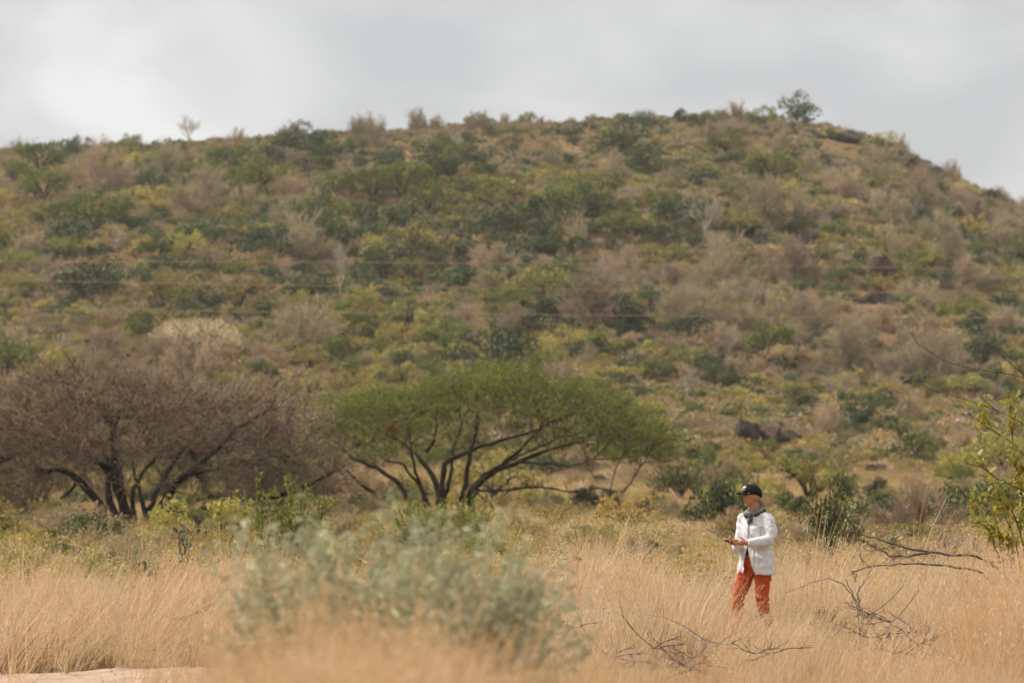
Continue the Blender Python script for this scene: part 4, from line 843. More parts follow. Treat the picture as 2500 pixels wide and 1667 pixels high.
branch('fallen_branch', 'shorter dark dead branch below the long one right of the walker', [([(2079, 1394), (2126, 1385), (2182, 1377), (2237, 1376), (2292, 1380), (2348, 1387), (2400, 1400), (2450, 1470)], 0.008, 0.022, 0.4),
    ([(2079, 1394), (2090, 1404), (2085, 1420)], 0.009, 0.005, -0.1), ([(2126, 1385), (2104, 1366), (2098, 1350)], 0.007, 0.004, -0.1)], 42.0, 442, 'dead_wood', 22)
branch('dead_branch', 'pale weathered forked dead branch sticking out of the grass', [([(2063, 1413), (2079, 1443), (2093, 1468), (2104, 1499), (2100, 1560), (2102, 1620)], 0.008, 0.016, 0.1), ([(2137, 1372), (2115, 1410), (2096, 1441), (2101, 1500)], 0.006, 0.014, 0.1)], 37.0, 443, 'dead_wood_pale', 6)
branch('dead_branch', 'thin pale arching dead branch beside the walker', [([(1916, 1446), (1961, 1430), (1994, 1416), (2038, 1416), (2080, 1450), (2100, 1550)], 0.006, 0.011, 0.2)], 38.0, 444, 'dead_wood_pale', 4)
branch('dead_branch', 'short pale stick lying in the grass at lower right', [([(2176, 1500), (2209, 1518), (2240, 1542)], 0.010, 0.014, 0.0)], 35.5, 445, 'dead_wood_pale', 3)
branch('dead_branch', 'thin brown dead branch low in the right grass', [([(2060, 1470), (2130, 1500), (2190, 1530), (2250, 1580)], 0.006, 0.010, 0.0)], 36.5, 446, 'dead_wood', 6)
for i, (x, y, hw, h, m_, lb) in enumerate(((226, 1556, 25, 30, 'rock_brown', 'brown clod on the sand edge at lower left, left of two'), (294, 1548, 22, 34, 'rock_brown', 'brown clod on the sand edge at lower left, right of two'),
        (45, 1636, 46, 32, 'rock_grey', 'grey rock beside the sandy track at the left edge'), (131, 1642, 13, 14, 'rock_brown', 'small stone beside the sandy track right of the grey rock'), (286, 1652, 16, 8, 'rock_brown', 'flat small stone on the sandy track'),
        (250, 1650, 9, 6, 'rock_brown', 'tiny stone on the sandy track left of the flat one'), (2268, 1600, 26, 18, 'rock_grey', 'grey stone half hidden in the grass at lower right'), (420, 1655, 10, 7, 'rock_grey', 'pale pebble on the sandy track'), (180, 1660, 7, 5, 'rock_brown', 'tiny brown pebble on the track left of the flat stone'))):
    p = hit(x, y); s = p[1] / F; tag(link('stone', rock_mesh(460 + i, hw * s, hw * s * 0.8, h * s * 0.8, m_, 14, 0.12), loc=tuple(p + np.array([0, 0, 0.01]))), lb, 'stone', 'stones by the track')

# ------------------------------------------------------------------ dry grass (uncountable): tufts drawn on points
def tuft(seed, n, h, rad, width, lean, mat, heads=0.0, head_mat=None, curl=0.25, tip=0.25):
    rng = np.random.default_rng(seed); a = rng.uniform(0, 2 * math.pi, n); rr0 = np.sqrt(rng.uniform(0, 1, n)) * rad
    b = np.stack([np.cos(a) * rr0, np.sin(a) * rr0, np.full(n, -0.03)], 1); H = rng.uniform(*h, n)[:, None]
    d0 = np.stack([np.cos(a) * 0.25 + rng.normal(0, 0.22, n) + lean * 0.6, np.sin(a) * 0.25 + rng.normal(0, 0.22, n), np.ones(n)], 1); d0 = unit(d0)
    sag = np.stack([rng.normal(lean, 0.35, n), rng.normal(0, 0.35, n), rng.uniform(-0.35, 0.0, n)], 1) * curl
    pts = np.stack([b + d0 * H * t + sag * H * t * t for t in (0, 0.35, 0.7, 1.0)], 1)
    side = unit(np.cross(d0, unit(rng.normal(0, 1, (n, 3))))) * width * 0.5 * rng.uniform(0.6, 1.3, (n, 1))
    vs = []
    for j, k_ in enumerate((1, 0.85, 0.6, tip)): vs += [pts[:, j] - side * k_, pts[:, j] + side * k_]
    v = np.stack(vs, 1).reshape(-1, 3); base = np.arange(n)[:, None] * 8; f = np.concatenate([base + np.array([[2 * j, 2 * j + 1, 2 * j + 3, 2 * j + 2]]) for j in range(3)])
    g = Geo(); g.add(v, f, np.repeat(rng.uniform(0, 1, n), 8), 0)
    if heads:
        k_ = rng.choice(n, int(n * heads), replace=False); q_ = np.repeat(pts[k_, 3], 18, 0); dd = np.repeat(unit(pts[k_, 3] - pts[k_, 2]), 18, 0); t = np.tile(np.linspace(-0.11, 0.02, 18), len(k_))[:, None]
        c = q_ + dd * t + rng.normal(0, 0.015, q_.shape); v, f = leaves(c, rng.normal(0, 1, c.shape), 0.018 * rng.uniform(0.4, 1.3, len(c)), rng, 0.35); g.add(v, f, np.repeat(rng.uniform(0, 1, len(c)), 4), 1)
    return g.build('tuft', [mat, head_mat or mat])
def low_clump(seed, mat, n=150, size=0.16, rz=0.5):
    rng = np.random.default_rng(seed); g = Geo(); o_ = unit(rng.normal(0, 1, (n, 3))); o_[:, 2] = np.abs(o_[:, 2]); p_ = o_ * rng.uniform(0.3, 1, (n, 1)) * np.array([1, 1, rz]); p_[:, :2] += 0.2 * rng.normal(0, 1, (n, 2))
    v, f = leaves(p_, o_ + rng.normal(0, 0.6, (n, 3)), size * rng.uniform(0.5, 1.4, n), rng, 0.45); g.add(v, f, np.repeat(rng.uniform(0, 1, n), 4), 0); return g.build('clump', [mat])
def scatter(name, pos, rotz, scale, idx, sources, tilt=None):
    c = bpy.data.collections.new(name + '_pieces')
    for i, me in enumerate(sources): c.objects.link(bpy.data.objects.new(f'{name}_piece_{i:02d}', me))
    me = bpy.data.meshes.new(name); n = len(pos); me.vertices.add(n); me.vertices.foreach_set('co', np.ascontiguousarray(pos, np.float32).ravel())
    rot = np.zeros((n, 3), np.float32); rot[:, 2] = rotz
    if tilt is not None: rot[:, 1] = tilt
    a = me.attributes.new('rot', 'FLOAT_VECTOR', 'POINT'); a.data.foreach_set('vector', rot.ravel())
    scale = np.asarray(scale, np.float32); scale = np.repeat(scale[:, None], 3, 1) if scale.ndim == 1 else scale
    a = me.attributes.new('scl', 'FLOAT_VECTOR', 'POINT'); a.data.foreach_set('vector', np.ascontiguousarray(scale).ravel())
    a = me.attributes.new('idx', 'INT', 'POINT'); a.data.foreach_set('value', np.asarray(idx, np.int32))
    o = link(name, me); ng = bpy.data.node_groups.new(name, 'GeometryNodeTree')
    ng.interface.new_socket('Geometry', in_out='INPUT', socket_type='NodeSocketGeometry'); ng.interface.new_socket('Geometry', in_out='OUTPUT', socket_type='NodeSocketGeometry')
    A = ng.nodes.new; gi, go = A('NodeGroupInput'), A('NodeGroupOutput'); ci = A('GeometryNodeCollectionInfo'); ci.inputs['Collection'].default_value = c; ci.inputs['Separate Children'].default_value = True; ci.inputs['Reset Children'].default_value = True
    ip = A('GeometryNodeInstanceOnPoints'); ip.inputs['Pick Instance'].default_value = True
    def attr(n_, t):
        x = A('GeometryNodeInputNamedAttribute'); x.data_type = t; x.inputs['Name'].default_value = n_; return next(s_ for s_ in x.outputs if s_.enabled and s_.name == 'Attribute')
    Lk = ng.links.new; Lk(gi.outputs[0], ip.inputs['Points']); Lk(ci.outputs[0], ip.inputs['Instance']); Lk(attr('idx', 'INT'), ip.inputs['Instance Index'])
    Lk(attr('rot', 'FLOAT_VECTOR'), ip.inputs['Rotation']); Lk(attr('scl', 'FLOAT_VECTOR'), ip.inputs['Scale']); Lk(ip.outputs[0], go.inputs[0])
    o.modifiers.new('scatter', 'NODES').node_group = ng; return o
RG = np.random.default_rng(51)
def cone_points(n, y0, y1, x0, x1, power=1.0):
    Y = y0 + (y1 - y0) * RG.uniform(0, 1, n) ** power; u = RG.uniform(x0, x1, n); X = (u - CX) / F * Y; return X, Y
# around the walker and in front
T_NEAR = [tuft(500, 34, (0.22, 0.62), 0.13, 0.0075, 0.3, 'straw', 0.25, 'straw'), tuft(501, 28, (0.3, 0.78), 0.13, 0.007, 0.5, 'straw', 0.5, 'straw_pale'), tuft(502, 36, (0.12, 0.40), 0.16, 0.008, 0.2, 'straw_brown'),
          tuft(503, 26, (0.25, 0.68), 0.13, 0.007, 0.5, 'straw_pale', 0.5, 'straw_pale'), tuft(504, 34, (0.12, 0.40), 0.16, 0.008, 0.1, 'straw_olive'), tuft(505, 24, (0.45, 0.98), 0.10, 0.0065, 0.6, 'straw_orange', 0.5, 'straw'), low_clump(506, 'leaf_olive', 160, 0.05, 0.8), low_clump(507, 'leaf_dry', 150, 0.06, 0.7), low_clump(508, 'twig_grey', 200, 0.05, 0.7), low_clump(509, 'leaf_yellow', 150, 0.045, 0.8)]
X, Y = cone_points(12500, 29.5, 66, -550, 3150, 1.2); u = CX + F * X / Y
den = fbm(X * 0.9, Y * 0.45, 61, 3); ok = (~on_track(X, Y) | (RG.uniform(0, 1, len(X)) < 0.04)) & (den > -0.06) & (Y < 47 + 16 * fbm(X * 0.45, Y * 0.2, 63, 3) + np.where(u > 1250, 12, 0) + RG.normal(0, 2, len(X)))
cl = np.hypot(X - (226 - CX) / F * 38.5, Y - 39.5) < 0.7; ok &= ~cl
X, Y, u, den = X[ok], Y[ok], u[ok], den[ok]; Zg = G(X, Y)
far = np.clip((Y - 46) / 12, 0, 1); r = RG.uniform(0, 1, len(X)); patch = fbm(X * 0.3, Y * 0.2, 66, 2)
idx = np.where(r < 0.30, 0, np.where(r < 0.52, 1, np.where(r < 0.72, 2, np.where(r < 0.86, 3, 5)))); idx = np.where((RG.uniform(0, 1, len(X)) < far * 0.45 * (u < 1300)) | (RG.uniform(0, 1, len(X)) < 0.05), 4, idx); idx = np.where((patch > 0.25) & (idx == 2), 3, idx); wd_ = (RG.uniform(0, 1, len(X)) < 0.05 + 0.12 * far + 0.16 * (fbm(X * 0.5, Y * 0.3, 64, 2) > 0.22)); idx = np.where(wd_, 6 + RG.integers(0, 4, len(X)), idx)
scl = RG.uniform(0.75, 1.2, len(X)) * np.clip(0.80 + 0.5 * patch + 1.5 * den, 0.35, 1.75) * np.where(Y < 36, 0.85, 1.0) * np.where(idx >= 6, 0.48, 1.0)
tus = np.array([(470, 46), (520, 48), (560, 47), (600, 50), (430, 44.5), (640, 49), (120, 44), (60, 46), (250, 43), (1350, 47), (1450, 50), (1600, 45), (2150, 45), (2300, 41), (1980, 49), (1250, 44), (700, 42), (330, 41)], float)
tu = np.repeat(tus, 16, 0); tn = len(tu); tY = tu[:, 1] + RG.normal(0, 0.9, tn); tX = (tu[:, 0] + RG.normal(0, 34, tn) - CX) / F * tY
X, Y, Zg = np.concatenate([X, tX]), np.concatenate([Y, tY]), np.concatenate([Zg, G(tX, tY)]); scl = np.concatenate([scl, RG.uniform(0.95, 1.45, tn)]); idx = np.concatenate([idx, RG.choice([1, 3, 5, 0], tn)])
fl = np.array([(1790, 39.5), (1815, 40.5), (1850, 39.0), (1880, 40.2), (1765, 40.5), (1905, 39.6), (1835, 38.2)], float); fY = fl[:, 1]; fX = (fl[:, 0] - CX) / F * fY
X, Y, Zg = np.concatenate([X, fX]), np.concatenate([Y, fY]), np.concatenate([Zg, G(fX, fY)]); scl = np.concatenate([scl, np.full(len(fl), 0.9)]); idx = np.concatenate([idx, np.full(len(fl), 5)])
gap = np.exp(-((X - 2.68) / 0.55) ** 2 - ((Y - 41) / 3.2) ** 2); scl *= 1 - 0.45 * gap
tag(scatter('dry_grass', np.stack([X, Y, Zg], 1), RG.normal(0, 0.9, len(X)) + 2.2 * fbm(X * 0.4, Y * 0.25, 68, 2), scl, idx, T_NEAR, 0.08 + 0.35 * fbm(X * 0.8, Y * 0.4, 69, 2) + RG.normal(0, 0.14, len(X))), 'dry straw-coloured grass around the walker', 'grass', kind='stuff')
# dead twigs and litter in the grass
def litter(seed, mat):
    rng = np.random.default_rng(seed); g = Geo(); a_ = rng.uniform(0, 6.28, 5); d_ = np.stack([np.cos(a_), np.sin(a_), rng.uniform(-0.05, 0.5, 5)], 1); t0 = twigs(rng, np.stack([rng.normal(0, .1, 5), rng.normal(0, .1, 5), np.full(5, 0.06)], 1), d_, rng.uniform(0.25, 0.6, 5), 0, 5, 0.22, 0.0); twig_geo(g, t0, 0.008, 0.003, 0, rng)
    t1 = twigs(rng, *pick(rng, t0, 16, 0.2), rng.uniform(0.08, 0.25, 16), 0, 3, 0.3, 0.05); twig_geo(g, t1, 0.004, 0.002, 0, rng); return g.build('litter', [mat])
lX, lY = cone_points(75, 31, 50, 1300, 2550); lX2, lY2 = cone_points(40, 33, 52, -50, 1300); lX, lY = np.concatenate([lX, lX2]), np.concatenate([lY, lY2]); k_ = ~on_track(lX, lY); lX, lY = lX[k_], lY[k_]
tag(scatter('twig_litter', np.stack([lX, lY, G(lX, lY) + RG.uniform(0.0, 0.28, len(lX))], 1), RG.uniform(0, 6.28, len(lX)), RG.uniform(0.4, 0.95, len(lX)), RG.integers(0, 4, len(lX)), [litter(530, 'dead_wood'), litter(531, 'dead_wood_pale'), litter(532, 'dead_wood'), litter(533, 'bark_dark')]), 'dead twigs and litter lying in the dry grass', 'litter', kind='stuff')
pX = RG.uniform(-7, -1.9, 160); pY = 33.5 + RG.uniform(0, 3.4, 160); pz_ = G(pX, pY) + 0.035
tag(scatter('pebbles', np.stack([pX, pY, pz_], 1), RG.uniform(0, 6.28, 160), 0.008 + 0.03 * RG.uniform(0, 1, 160) ** 3, RG.integers(0, 3, 160), [rock_mesh(570 + q_, 1, 0.8, 0.6, m_, 14, 0.1) for q_, m_ in enumerate(('rock_grey', 'rock_brown', 'sand'))]), 'small pebbles strewn over the sandy track', 'pebbles', kind='stuff')
# farther plain
T_FAR = [tuft(520, 60, (0.3, 0.65), 0.35, 0.012, 0.25, 'straw'), tuft(521, 60, (0.25, 0.55), 0.4, 0.013, 0.2, 'straw_olive'), tuft(522, 60, (0.3, 0.6), 0.35, 0.012, 0.3, 'straw_pale'), low_clump(523, 'leaf_olive', 120, 0.10, 0.7), low_clump(524, 'leaf_dry', 120, 0.10, 0.6), low_clump(525, 'leaf_yellow', 130, 0.09, 0.7)]
X, Y = cone_points(13000, 50, 215, -500, 3100, 0.9); u = CX + F * X / Y; Zg = G(X, Y); r = RG.uniform(0, 1, len(X)); pt = fbm(X * 0.10, Y * 0.06, 81, 3)
lf = (u < 1350) & (Y < 130); r = np.where(lf, r ** 0.72, r); idx = np.where(r < 0.24, 0, np.where(r < 0.56, 1, np.where(r < 0.62, 2, np.where(r < 0.74, 3, np.where(r < 0.87, 4, 5))))); idx = np.where((pt > 0.2) & (idx == 1), 0, idx); idx = np.where((pt < -0.2) & (idx == 0), 1, idx)
scl = RG.uniform(0.6, 1.3, len(X)) * np.where(idx >= 3, 0.8, 1.0) * np.clip(1 + 0.8 * pt, 0.5, 1.6) * np.where(idx < 3, 0.62, 0.85) * np.where(lf, 1.1, 1.0)
tag(scatter('plain_grass', np.stack([X, Y, Zg], 1), RG.uniform(0, 6.28, len(X)), scl, idx, T_FAR), 'yellow-olive grass and low weeds on the plain under the thorn trees', 'grass', kind='stuff')
# undergrowth of the hill
T_HILL = [low_clump(540, 'leaf_dry', 150, 0.2), low_clump(541, 'scrub_brown', 150, 0.2, 0.6), low_clump(542, 'straw_olive', 140, 0.14, 0.4), low_clump(543, 'leaf_olive', 150, 0.2, 0.6), low_clump(544, 'twig_grey', 150, 0.18, 0.6), low_clump(545, 'leaf_yellow', 150, 0.18, 0.7), low_clump(546, 'leaf_dark', 150, 0.18, 0.8)]
uu = RG.uniform(-400, 2780, 17500); sk = np.interp(uu * V, SKY_T[:, 0], SKY_T[:, 1]) / V; Y = 205 + (502 - 205) * RG.uniform(0, 1, len(uu)) ** 0.8; X = (uu * V - CX) / F * Y; Zg = G(X, Y); r = RG.uniform(0, 1, len(X)); pt = fbm(X * 0.045, Y * 0.045, 91, 3); low = np.clip((330 - Y) / 60, 0, 1)
idx = np.where(r < 0.28, 0, np.where(r < 0.46, 1, np.where(r < 0.49, 2, np.where(r < 0.60, 3, np.where(r < 0.90, 4, np.where(r < 0.92, 5, 6)))))); idx = np.where((RG.uniform(0, 1, len(X)) < low * 0.6) & ((idx == 4) | (idx == 6) | (idx == 3)), 2, idx); idx = np.where((pt > 0.30) & (idx == 0), 2, idx)
scl = RG.uniform(0.6, 1.6, len(X))
for x_, y_, hw_, h_, d_ in VIEW[:15]: scl = np.where((np.abs(uu - x_) < hw_ * 0.95) & (Y < d_ + 1) & (Y > d_ - 45), 0.25, scl)
tag(scatter('hill_undergrowth', np.stack([X, Y, Zg], 1), RG.uniform(0, 6.28, len(X)), scl, idx, T_HILL), 'dry undergrowth between the shrubs of the hill', 'undergrowth', kind='stuff')
# small scrub between the shrubs that can be told apart
names = ['dark_green_shrub', 'olive_shrub', 'yellow_green_shrub', 'leafless_thicket', 'dry_tan_shrub', 'bushy_tree']; src = []
for k_, lm in (('d', 'leaf_dark'), ('o', 'leaf_olive'), ('y', 'leaf_yellow')): src += [leafy(600 + ord(k_) + j_, [lm, 'bark_shrub'], rz=0.75, ncl=10, nlf=380, size=0.14, stems=5) for j_ in (0, 1)]
src += [twiggy(610 + j_, ['twig_grey'], n=(7, 40, 160, 420), thick=2.0) for j_ in (0, 1)] + [twiggy(614 + j_, ['twig_grey', 'leaf_dry'], rz=0.7, n=(7, 30, 90, 150), leaf=300, thick=1.8, leaf_size=0.1) for j_ in (0, 1)]
src += [leafy(620 + j_, ['leaf_green', 'bark_shrub'], rz=0.8, ncl=10, nlf=380, size=0.14, stems=5) for j_ in (0, 1)]
n_ = 22000; uu = RG.uniform(-400, 2780, n_); Y = 185 + (503 - 185) * RG.uniform(0, 1, n_) ** 0.75; X = (uu * V - CX) / F * Y; ft = np.clip((300 - Y) / 60, 0, 1)
W_ = np.stack([np.log(b_) + 3.2 * fbm(X / 26, Y / 20, 700 + 11 * j_, 2) for j_, b_ in zip((0, 1, 2, 3, 4, 6), (0.26, 0.26, 0.10, 0.42, 0.22, 0.05))], 1) + RG.gumbel(0, 1, (n_, 6)); W_[:, 3] -= 0.9 * ft; W_[:, 0] -= 0.7 * ft
scl = RG.uniform(0.5, 1.35, n_) * np.where(Y < 290, 0.72, 1.0); Zg = G(X, Y)
for x_, y_, hw_, h_, d_ in VIEW[:15]: scl = np.where((np.abs(uu - x_) < hw_ * 0.95) & (Y < d_ + 1) & (Y > d_ - 45), 0.12, scl)
tag(scatter('hill_scrub', np.stack([X, Y, Zg], 1), RG.uniform(0, 6.28, n_), np.stack([scl, scl, scl * RG.uniform(0.9, 1.3, n_)], 1), W_.argmax(1) * 2 + RG.integers(0, 2, n_), src), 'small tangled scrub filling the gaps between the hillside shrubs', 'scrub', kind='stuff')
# tall blurred grass close to the camera
T_FORE = [tuft(560, 60, (0.7, 1.15), 0.12, 0.006, 0.12, 'straw_orange', 0.4, 'straw_orange', 0.18), tuft(561, 60, (0.6, 1.0), 0.14, 0.006, 0.05, 'straw_orange', 0.3, 'straw', 0.2), tuft(562, 50, (0.5, 0.95), 0.12, 0.006, 0.2, 'straw', 0.4, 'straw_pale', 0.2)]
Y = RG.uniform(10.5, 17.0, 420); u = RG.normal(890, 220, 420); X = (u - CX) / F * Y; s_ = np.clip(0.90 - 0.30 * np.abs((u - 880) / 420) ** 2, 0.45, 1.05) * RG.uniform(0.7, 1.2, 420)
X2, Y2 = cone_points(340, 24, 31, 560, 3300); s2 = RG.uniform(0.34, 0.56, 340) * np.where(Y2 < 27, 1.1, 0.8)
Y3 = RG.uniform(30, 37, 130); u3 = 2640 - np.abs(RG.normal(0, 150, 130)); X3 = (u3 - CX) / F * Y3; s3 = RG.uniform(0.85, 1.45, 130) * np.clip((u3 - 2150) / 300, 0.45, 1)
Xa, Ya, Sa = np.concatenate([X, X2, X3]), np.concatenate([Y, Y2, Y3]), np.concatenate([s_, s2, s3])
tag(scatter('foreground_grass', np.stack([Xa, Ya, G(Xa, Ya)], 1), RG.normal(0, 0.6, len(Xa)), Sa, RG.integers(0, 3, len(Xa)), T_FORE), 'tall blurred orange grass in the foreground', 'grass', kind='stuff')

# ------------------------------------------------------------------ power wires
for i, (pts, lb) in enumerate((([(-600, 606), (480, 590), (1145, 603), (1900, 620), (2352, 625), (3300, 628)], 'topmost thin wire strung across the hill'), ([(-600, 632), (170, 645), (500, 650), (1140, 663), (1800, 672), (2352, 675), (3300, 676)], 'middle thin wire strung across the hill'),
                               ([(-600, 700), (0, 709), (350, 715), (1140, 722), (1600, 725), (2352, 731), (3300, 735)], 'lowest thin wire strung across the hill'))):
    xx = np.linspace(-600, 3300, 60); yy = np.polyval(np.polyfit([a_[0] for a_ in pts], [a_[1] for a_ in pts], 2), xx); Dw = 190 + 0.6 * i
    q_ = np.array([P(a_ * V, b_ * V, Dw) for a_, b_ in zip(xx, yy)]); g = Geo(); add_tube(g, q_, np.full(60, 0.0145), 5); tag(link('power_wire', g.build('power_wire', ['wire'], True)), lb, 'wire', 'wires of the power line')

# ------------------------------------------------------------------ birds and nests
def bird(x, y, D, s, flip, lb):
    g = Geo(); c = P(x, y, D)
    add_tube(g, smooth_path([(-0.095, 0, 0.03), (-0.06, 0, 0.02), (-0.02, 0, 0), (0.03, 0, 0.03), (0.052, 0, 0.062), (0.07, 0, 0.065)], 14), [(0.006, 0.003), (0.010, 0.006), (0.016, 0.014), (0.024, 0.022), (0.030, 0.028), (0.031, 0.03), (0.030, 0.03), (0.027, 0.026), (0.022, 0.022), (0.02, 0.02), (0.021, 0.021), (0.02, 0.02), (0.014, 0.014), (0.004, 0.004)], 10)
    r_ = empty('bird', tuple(c)); r_.rotation_euler = (0, 0.5, 0.4 + (math.pi if flip else 0)); tag(r_, lb, 'bird', 'birds in the leafless tree'); r_.scale = (s,) * 3
    link('body', g.build('body', ['feather'], True), r_)
    g = Geo(); add_tube(g, [(0.066, 0, 0.066), (0.092, 0, 0.06)], [0.006, 0.001], 6); link('beak', g.build('beak', ['bark_dark']), r_)
    g = Geo(); add_tube(g, [(-0.085, 0, 0.028), (-0.16, 0, 0.035)], [(0.012, 0.004), (0.017, 0.003)], 6); link('tail', g.build('tail', ['feather']), r_)
    for k_ in (-1, 1):
        g = Geo(); add_tube(g, [(0.0, 0.012 * k_, -0.02), (0.005, 0.012 * k_, -0.06)], [0.003, 0.003], 5); link('leg', g.build('leg', ['bark_dark']), r_)
bird(213, 833, 125.0, 1.15, True, 'upper small dark bird above the top of the leafless thorn tree'); bird(314, 869, 124.6, 1.15, False, 'lower small dark bird on top of the leafless thorn tree')
g = Geo(); a0 = P(214, 838, 125.0); root_p = P(225, 930, 125.2); add_tube(g, smooth_path([root_p - np.array(dead.location), P(200, 880, 125.1) - np.array(dead.location), P(187, 838, 125.0) - np.array(dead.location), P(183, 822, 125.0) - np.array(dead.location)], 14), np.linspace(0.022, 0.006, 14), 5)
add_tube(g, smooth_path([P(205, 895, 125.1) - np.array(dead.location), P(210, 865, 125) - np.array(dead.location), a0 - np.array(dead.location)], 8), np.linspace(0.012, 0.005, 8), 5)
add_tube(g, smooth_path([P(300, 930, 124.8) - np.array(dead.location), P(308, 900, 124.7) - np.array(dead.location), P(314, 874, 124.6) - np.array(dead.location)], 8), np.linspace(0.014, 0.005, 8), 5)
link('top_twigs', g.build('top_twigs', ['twig_brown']), dead)
def nest(x, y, D, r, m_, lb):
    rng = np.random.default_rng(int(x)); g = Geo(); n_ = 500; o_ = unit(rng.normal(0, 1, (n_, 3))); c = o_ * r * np.array([1.25, 1, 0.8]) * rng.uniform(0.8, 1.0, (n_, 1)); tw = twigs(rng, c, np.cross(o_, rng.normal(0, 1, (n_, 3))), r * rng.uniform(0.3, 0.8, n_), 0, 2, 0.3, 0); twig_geo(g, tw, 0.012, 0.008, 0, rng)
    add_tube(g, [(-r * 1.1, 0, 0), (-r * 0.6, 0, 0), (0, 0, 0), (r * 0.6, 0, 0), (r * 1.1, 0, 0)], [r * 0.2, r * 0.62, r * 0.75, r * 0.62, r * 0.2], 10); tag(link('bird_nest', g.build('bird_nest', [m_]), loc=tuple(P(x, y, D))), lb, 'nest', 'nests in the umbrella tree')
nest(948, 1044, 136.5, 0.19, 'nest_straw', 'orange straw nest hanging in the umbrella tree left of its stems'); nest(966, 1052, 136.7, 0.13, 'nest_straw', 'small tan nest beside the orange one in the umbrella tree'); nest(838, 1078, 137.0, 0.17, 'nest_dark', 'dark brown nest under the left end of the umbrella tree crown'); nest(868, 1084, 137.0, 0.13, 'nest_dark', 'smaller dark nest right of the dark brown one')

# ------------------------------------------------------------------ the walker
PX, PY = 1845, 42.0
pp = on_ground(PX, PY); person = empty('person', tuple(pp)); tag(person, 'person in white shirt, orange trousers and black cap walking through dry grass', 'person')
fr = np.array([-0.72, -0.69, 0]); sdv = np.array([0.69, -0.72, 0]); up = np.array([0, 0, 1.0])       # front, own left
hf = unit(np.array([-0.94, -0.34, 0.13])); hs = np.array([0.34, -0.94, 0])                                     # head front, head left
def B(cx_, cy_, y): return np.array([(cx_ - 530) / 949, y, 1.74 - (cy_ - 105) / 949])
def loft(g, rings, n=20):
    """rings: centre, half-width vector, half-depth vector"""
    an = np.arange(n) * 2 * math.pi / n; v = np.concatenate([c + np.cos(an)[:, None] * a + np.sin(an)[:, None] * b for c, a, b in rings]); m = len(rings)
    q_ = np.array([(i * n + k_, i * n + (k_ + 1) % n, (i + 1) * n + (k_ + 1) % n, (i + 1) * n + k_) for i in range(m - 1) for k_ in range(n)])
    v = np.concatenate([v, [rings[0][0]], [rings[-1][0]]]); t = np.array([((k_ + 1) % n, k_, m * n) for k_ in range(n)] + [((m - 1) * n + k_, (m - 1) * n + (k_ + 1) % n, m * n + 1) for k_ in range(n)])
    n0 = g.n; g.add(v, q_); g.f.append(t + n0); g.m.append(np.zeros(len(t)))
def ball(g, c, ax, ay, az, n=14):
    ts = np.linspace(-0.98, 0.98, 11); loft(g, [(c + az * t, ax * math.sqrt(1 - t * t), ay * math.sqrt(1 - t * t)) for t in ts], n)
def fuse(g, name, mats, voxel, smooth_it=4, disp=None, cut=None, shell=0.0):
    me0 = g.build(name, []); me0.attributes.remove(me0.attributes['tint']); tmp = bpy.data.objects.new('tmp', me0); COL.objects.link(tmp)
    md = tmp.modifiers.new('r', 'REMESH'); md.mode = 'VOXEL'; md.voxel_size = voxel; md.use_smooth_shade = True
    sm = tmp.modifiers.new('s', 'SMOOTH'); sm.factor = 0.5; sm.iterations = smooth_it
    dg = bpy.context.evaluated_depsgraph_get(); me = bpy.data.meshes.new_from_object(tmp.evaluated_get(dg)); bpy.data.objects.remove(tmp); me.name = name
    if disp:
        me.update(); nr = [v.normal.copy() for v in me.vertices]
        for v, n_ in zip(me.vertices, nr): v.co += n_ * disp(v.co)
    if cut:
        bm = bmesh.new(); bm.from_mesh(me); bmesh.ops.delete(bm, geom=[f for f in bm.faces if cut(f.calc_center_median(), f.normal)], context='FACES')
        bmesh.ops.smooth_vert(bm, verts=[v for v in bm.verts if v.is_boundary], factor=0.5, use_axis_x=True, use_axis_y=True, use_axis_z=True); bm.to_mesh(me); bm.free()
    me.materials.clear()
    for m_ in mats: me.materials.append(MATS[m_])
    for p_ in me.polygons: p_.use_smooth = True
    o_ = link(name, me, person)
    if shell:
        s_ = o_.modifiers.new('shell', 'SOLIDIFY'); s_.thickness = shell; s_.offset = -1
    return o_
lsh, rsh = sdv * 0.165 + up * 1.405, -sdv * 0.165 + up * 1.405
lel, lwr = B(672, 655, -0.215), B(415, 694, -0.285)
rel, rwr = np.array([-0.165, 0.085, 1.09]), np.array([-0.245, -0.135, 1.115])
hc = B(488, 215, 0.0) ; hc[2] = 1.618
# body: head, neck, torso, arms, hands, legs as one surface
g = Geo(); T = lambda z, a, b, s=0.0: (up * z + fr * s, sdv * a, fr * b)
loft(g, [T(0.80, .12, .09), T(0.90, .155, .11), T(1.02, .128, .095), T(1.15, .135, .10), T(1.28, .15, .11), T(1.38, .155, .085), T(1.43, .10, .065), T(1.46, .06, .058)])
neck0, neck1 = up * 1.42, hc + up * -0.08 - hf * 0.02
loft(g, [(neck0, hs * .058, hf * .06), ((neck0 + neck1) / 2, hs * .052, hf * .056), (neck1 + up * 0.02, hs * .054, hf * .06)])
ball(g, hc + up * 0.03 - hf * 0.008, hs * 0.076, hf * 0.098, up * 0.100)                       # skull
loft(g, [(hc + hf * 0.040 - up * 0.108, hs * .020, hf * .022), (hc + hf * 0.036 - up * 0.094, hs * .042, hf * .040), (hc + hf * 0.028 - up * 0.06, hs * .057, hf * .055), (hc + hf * .022 - up * 0.02, hs * .066, hf * .064), (hc + hf * 0.015 + up * 0.03, hs * .070, hf * .072)])   # jaw and cheeks
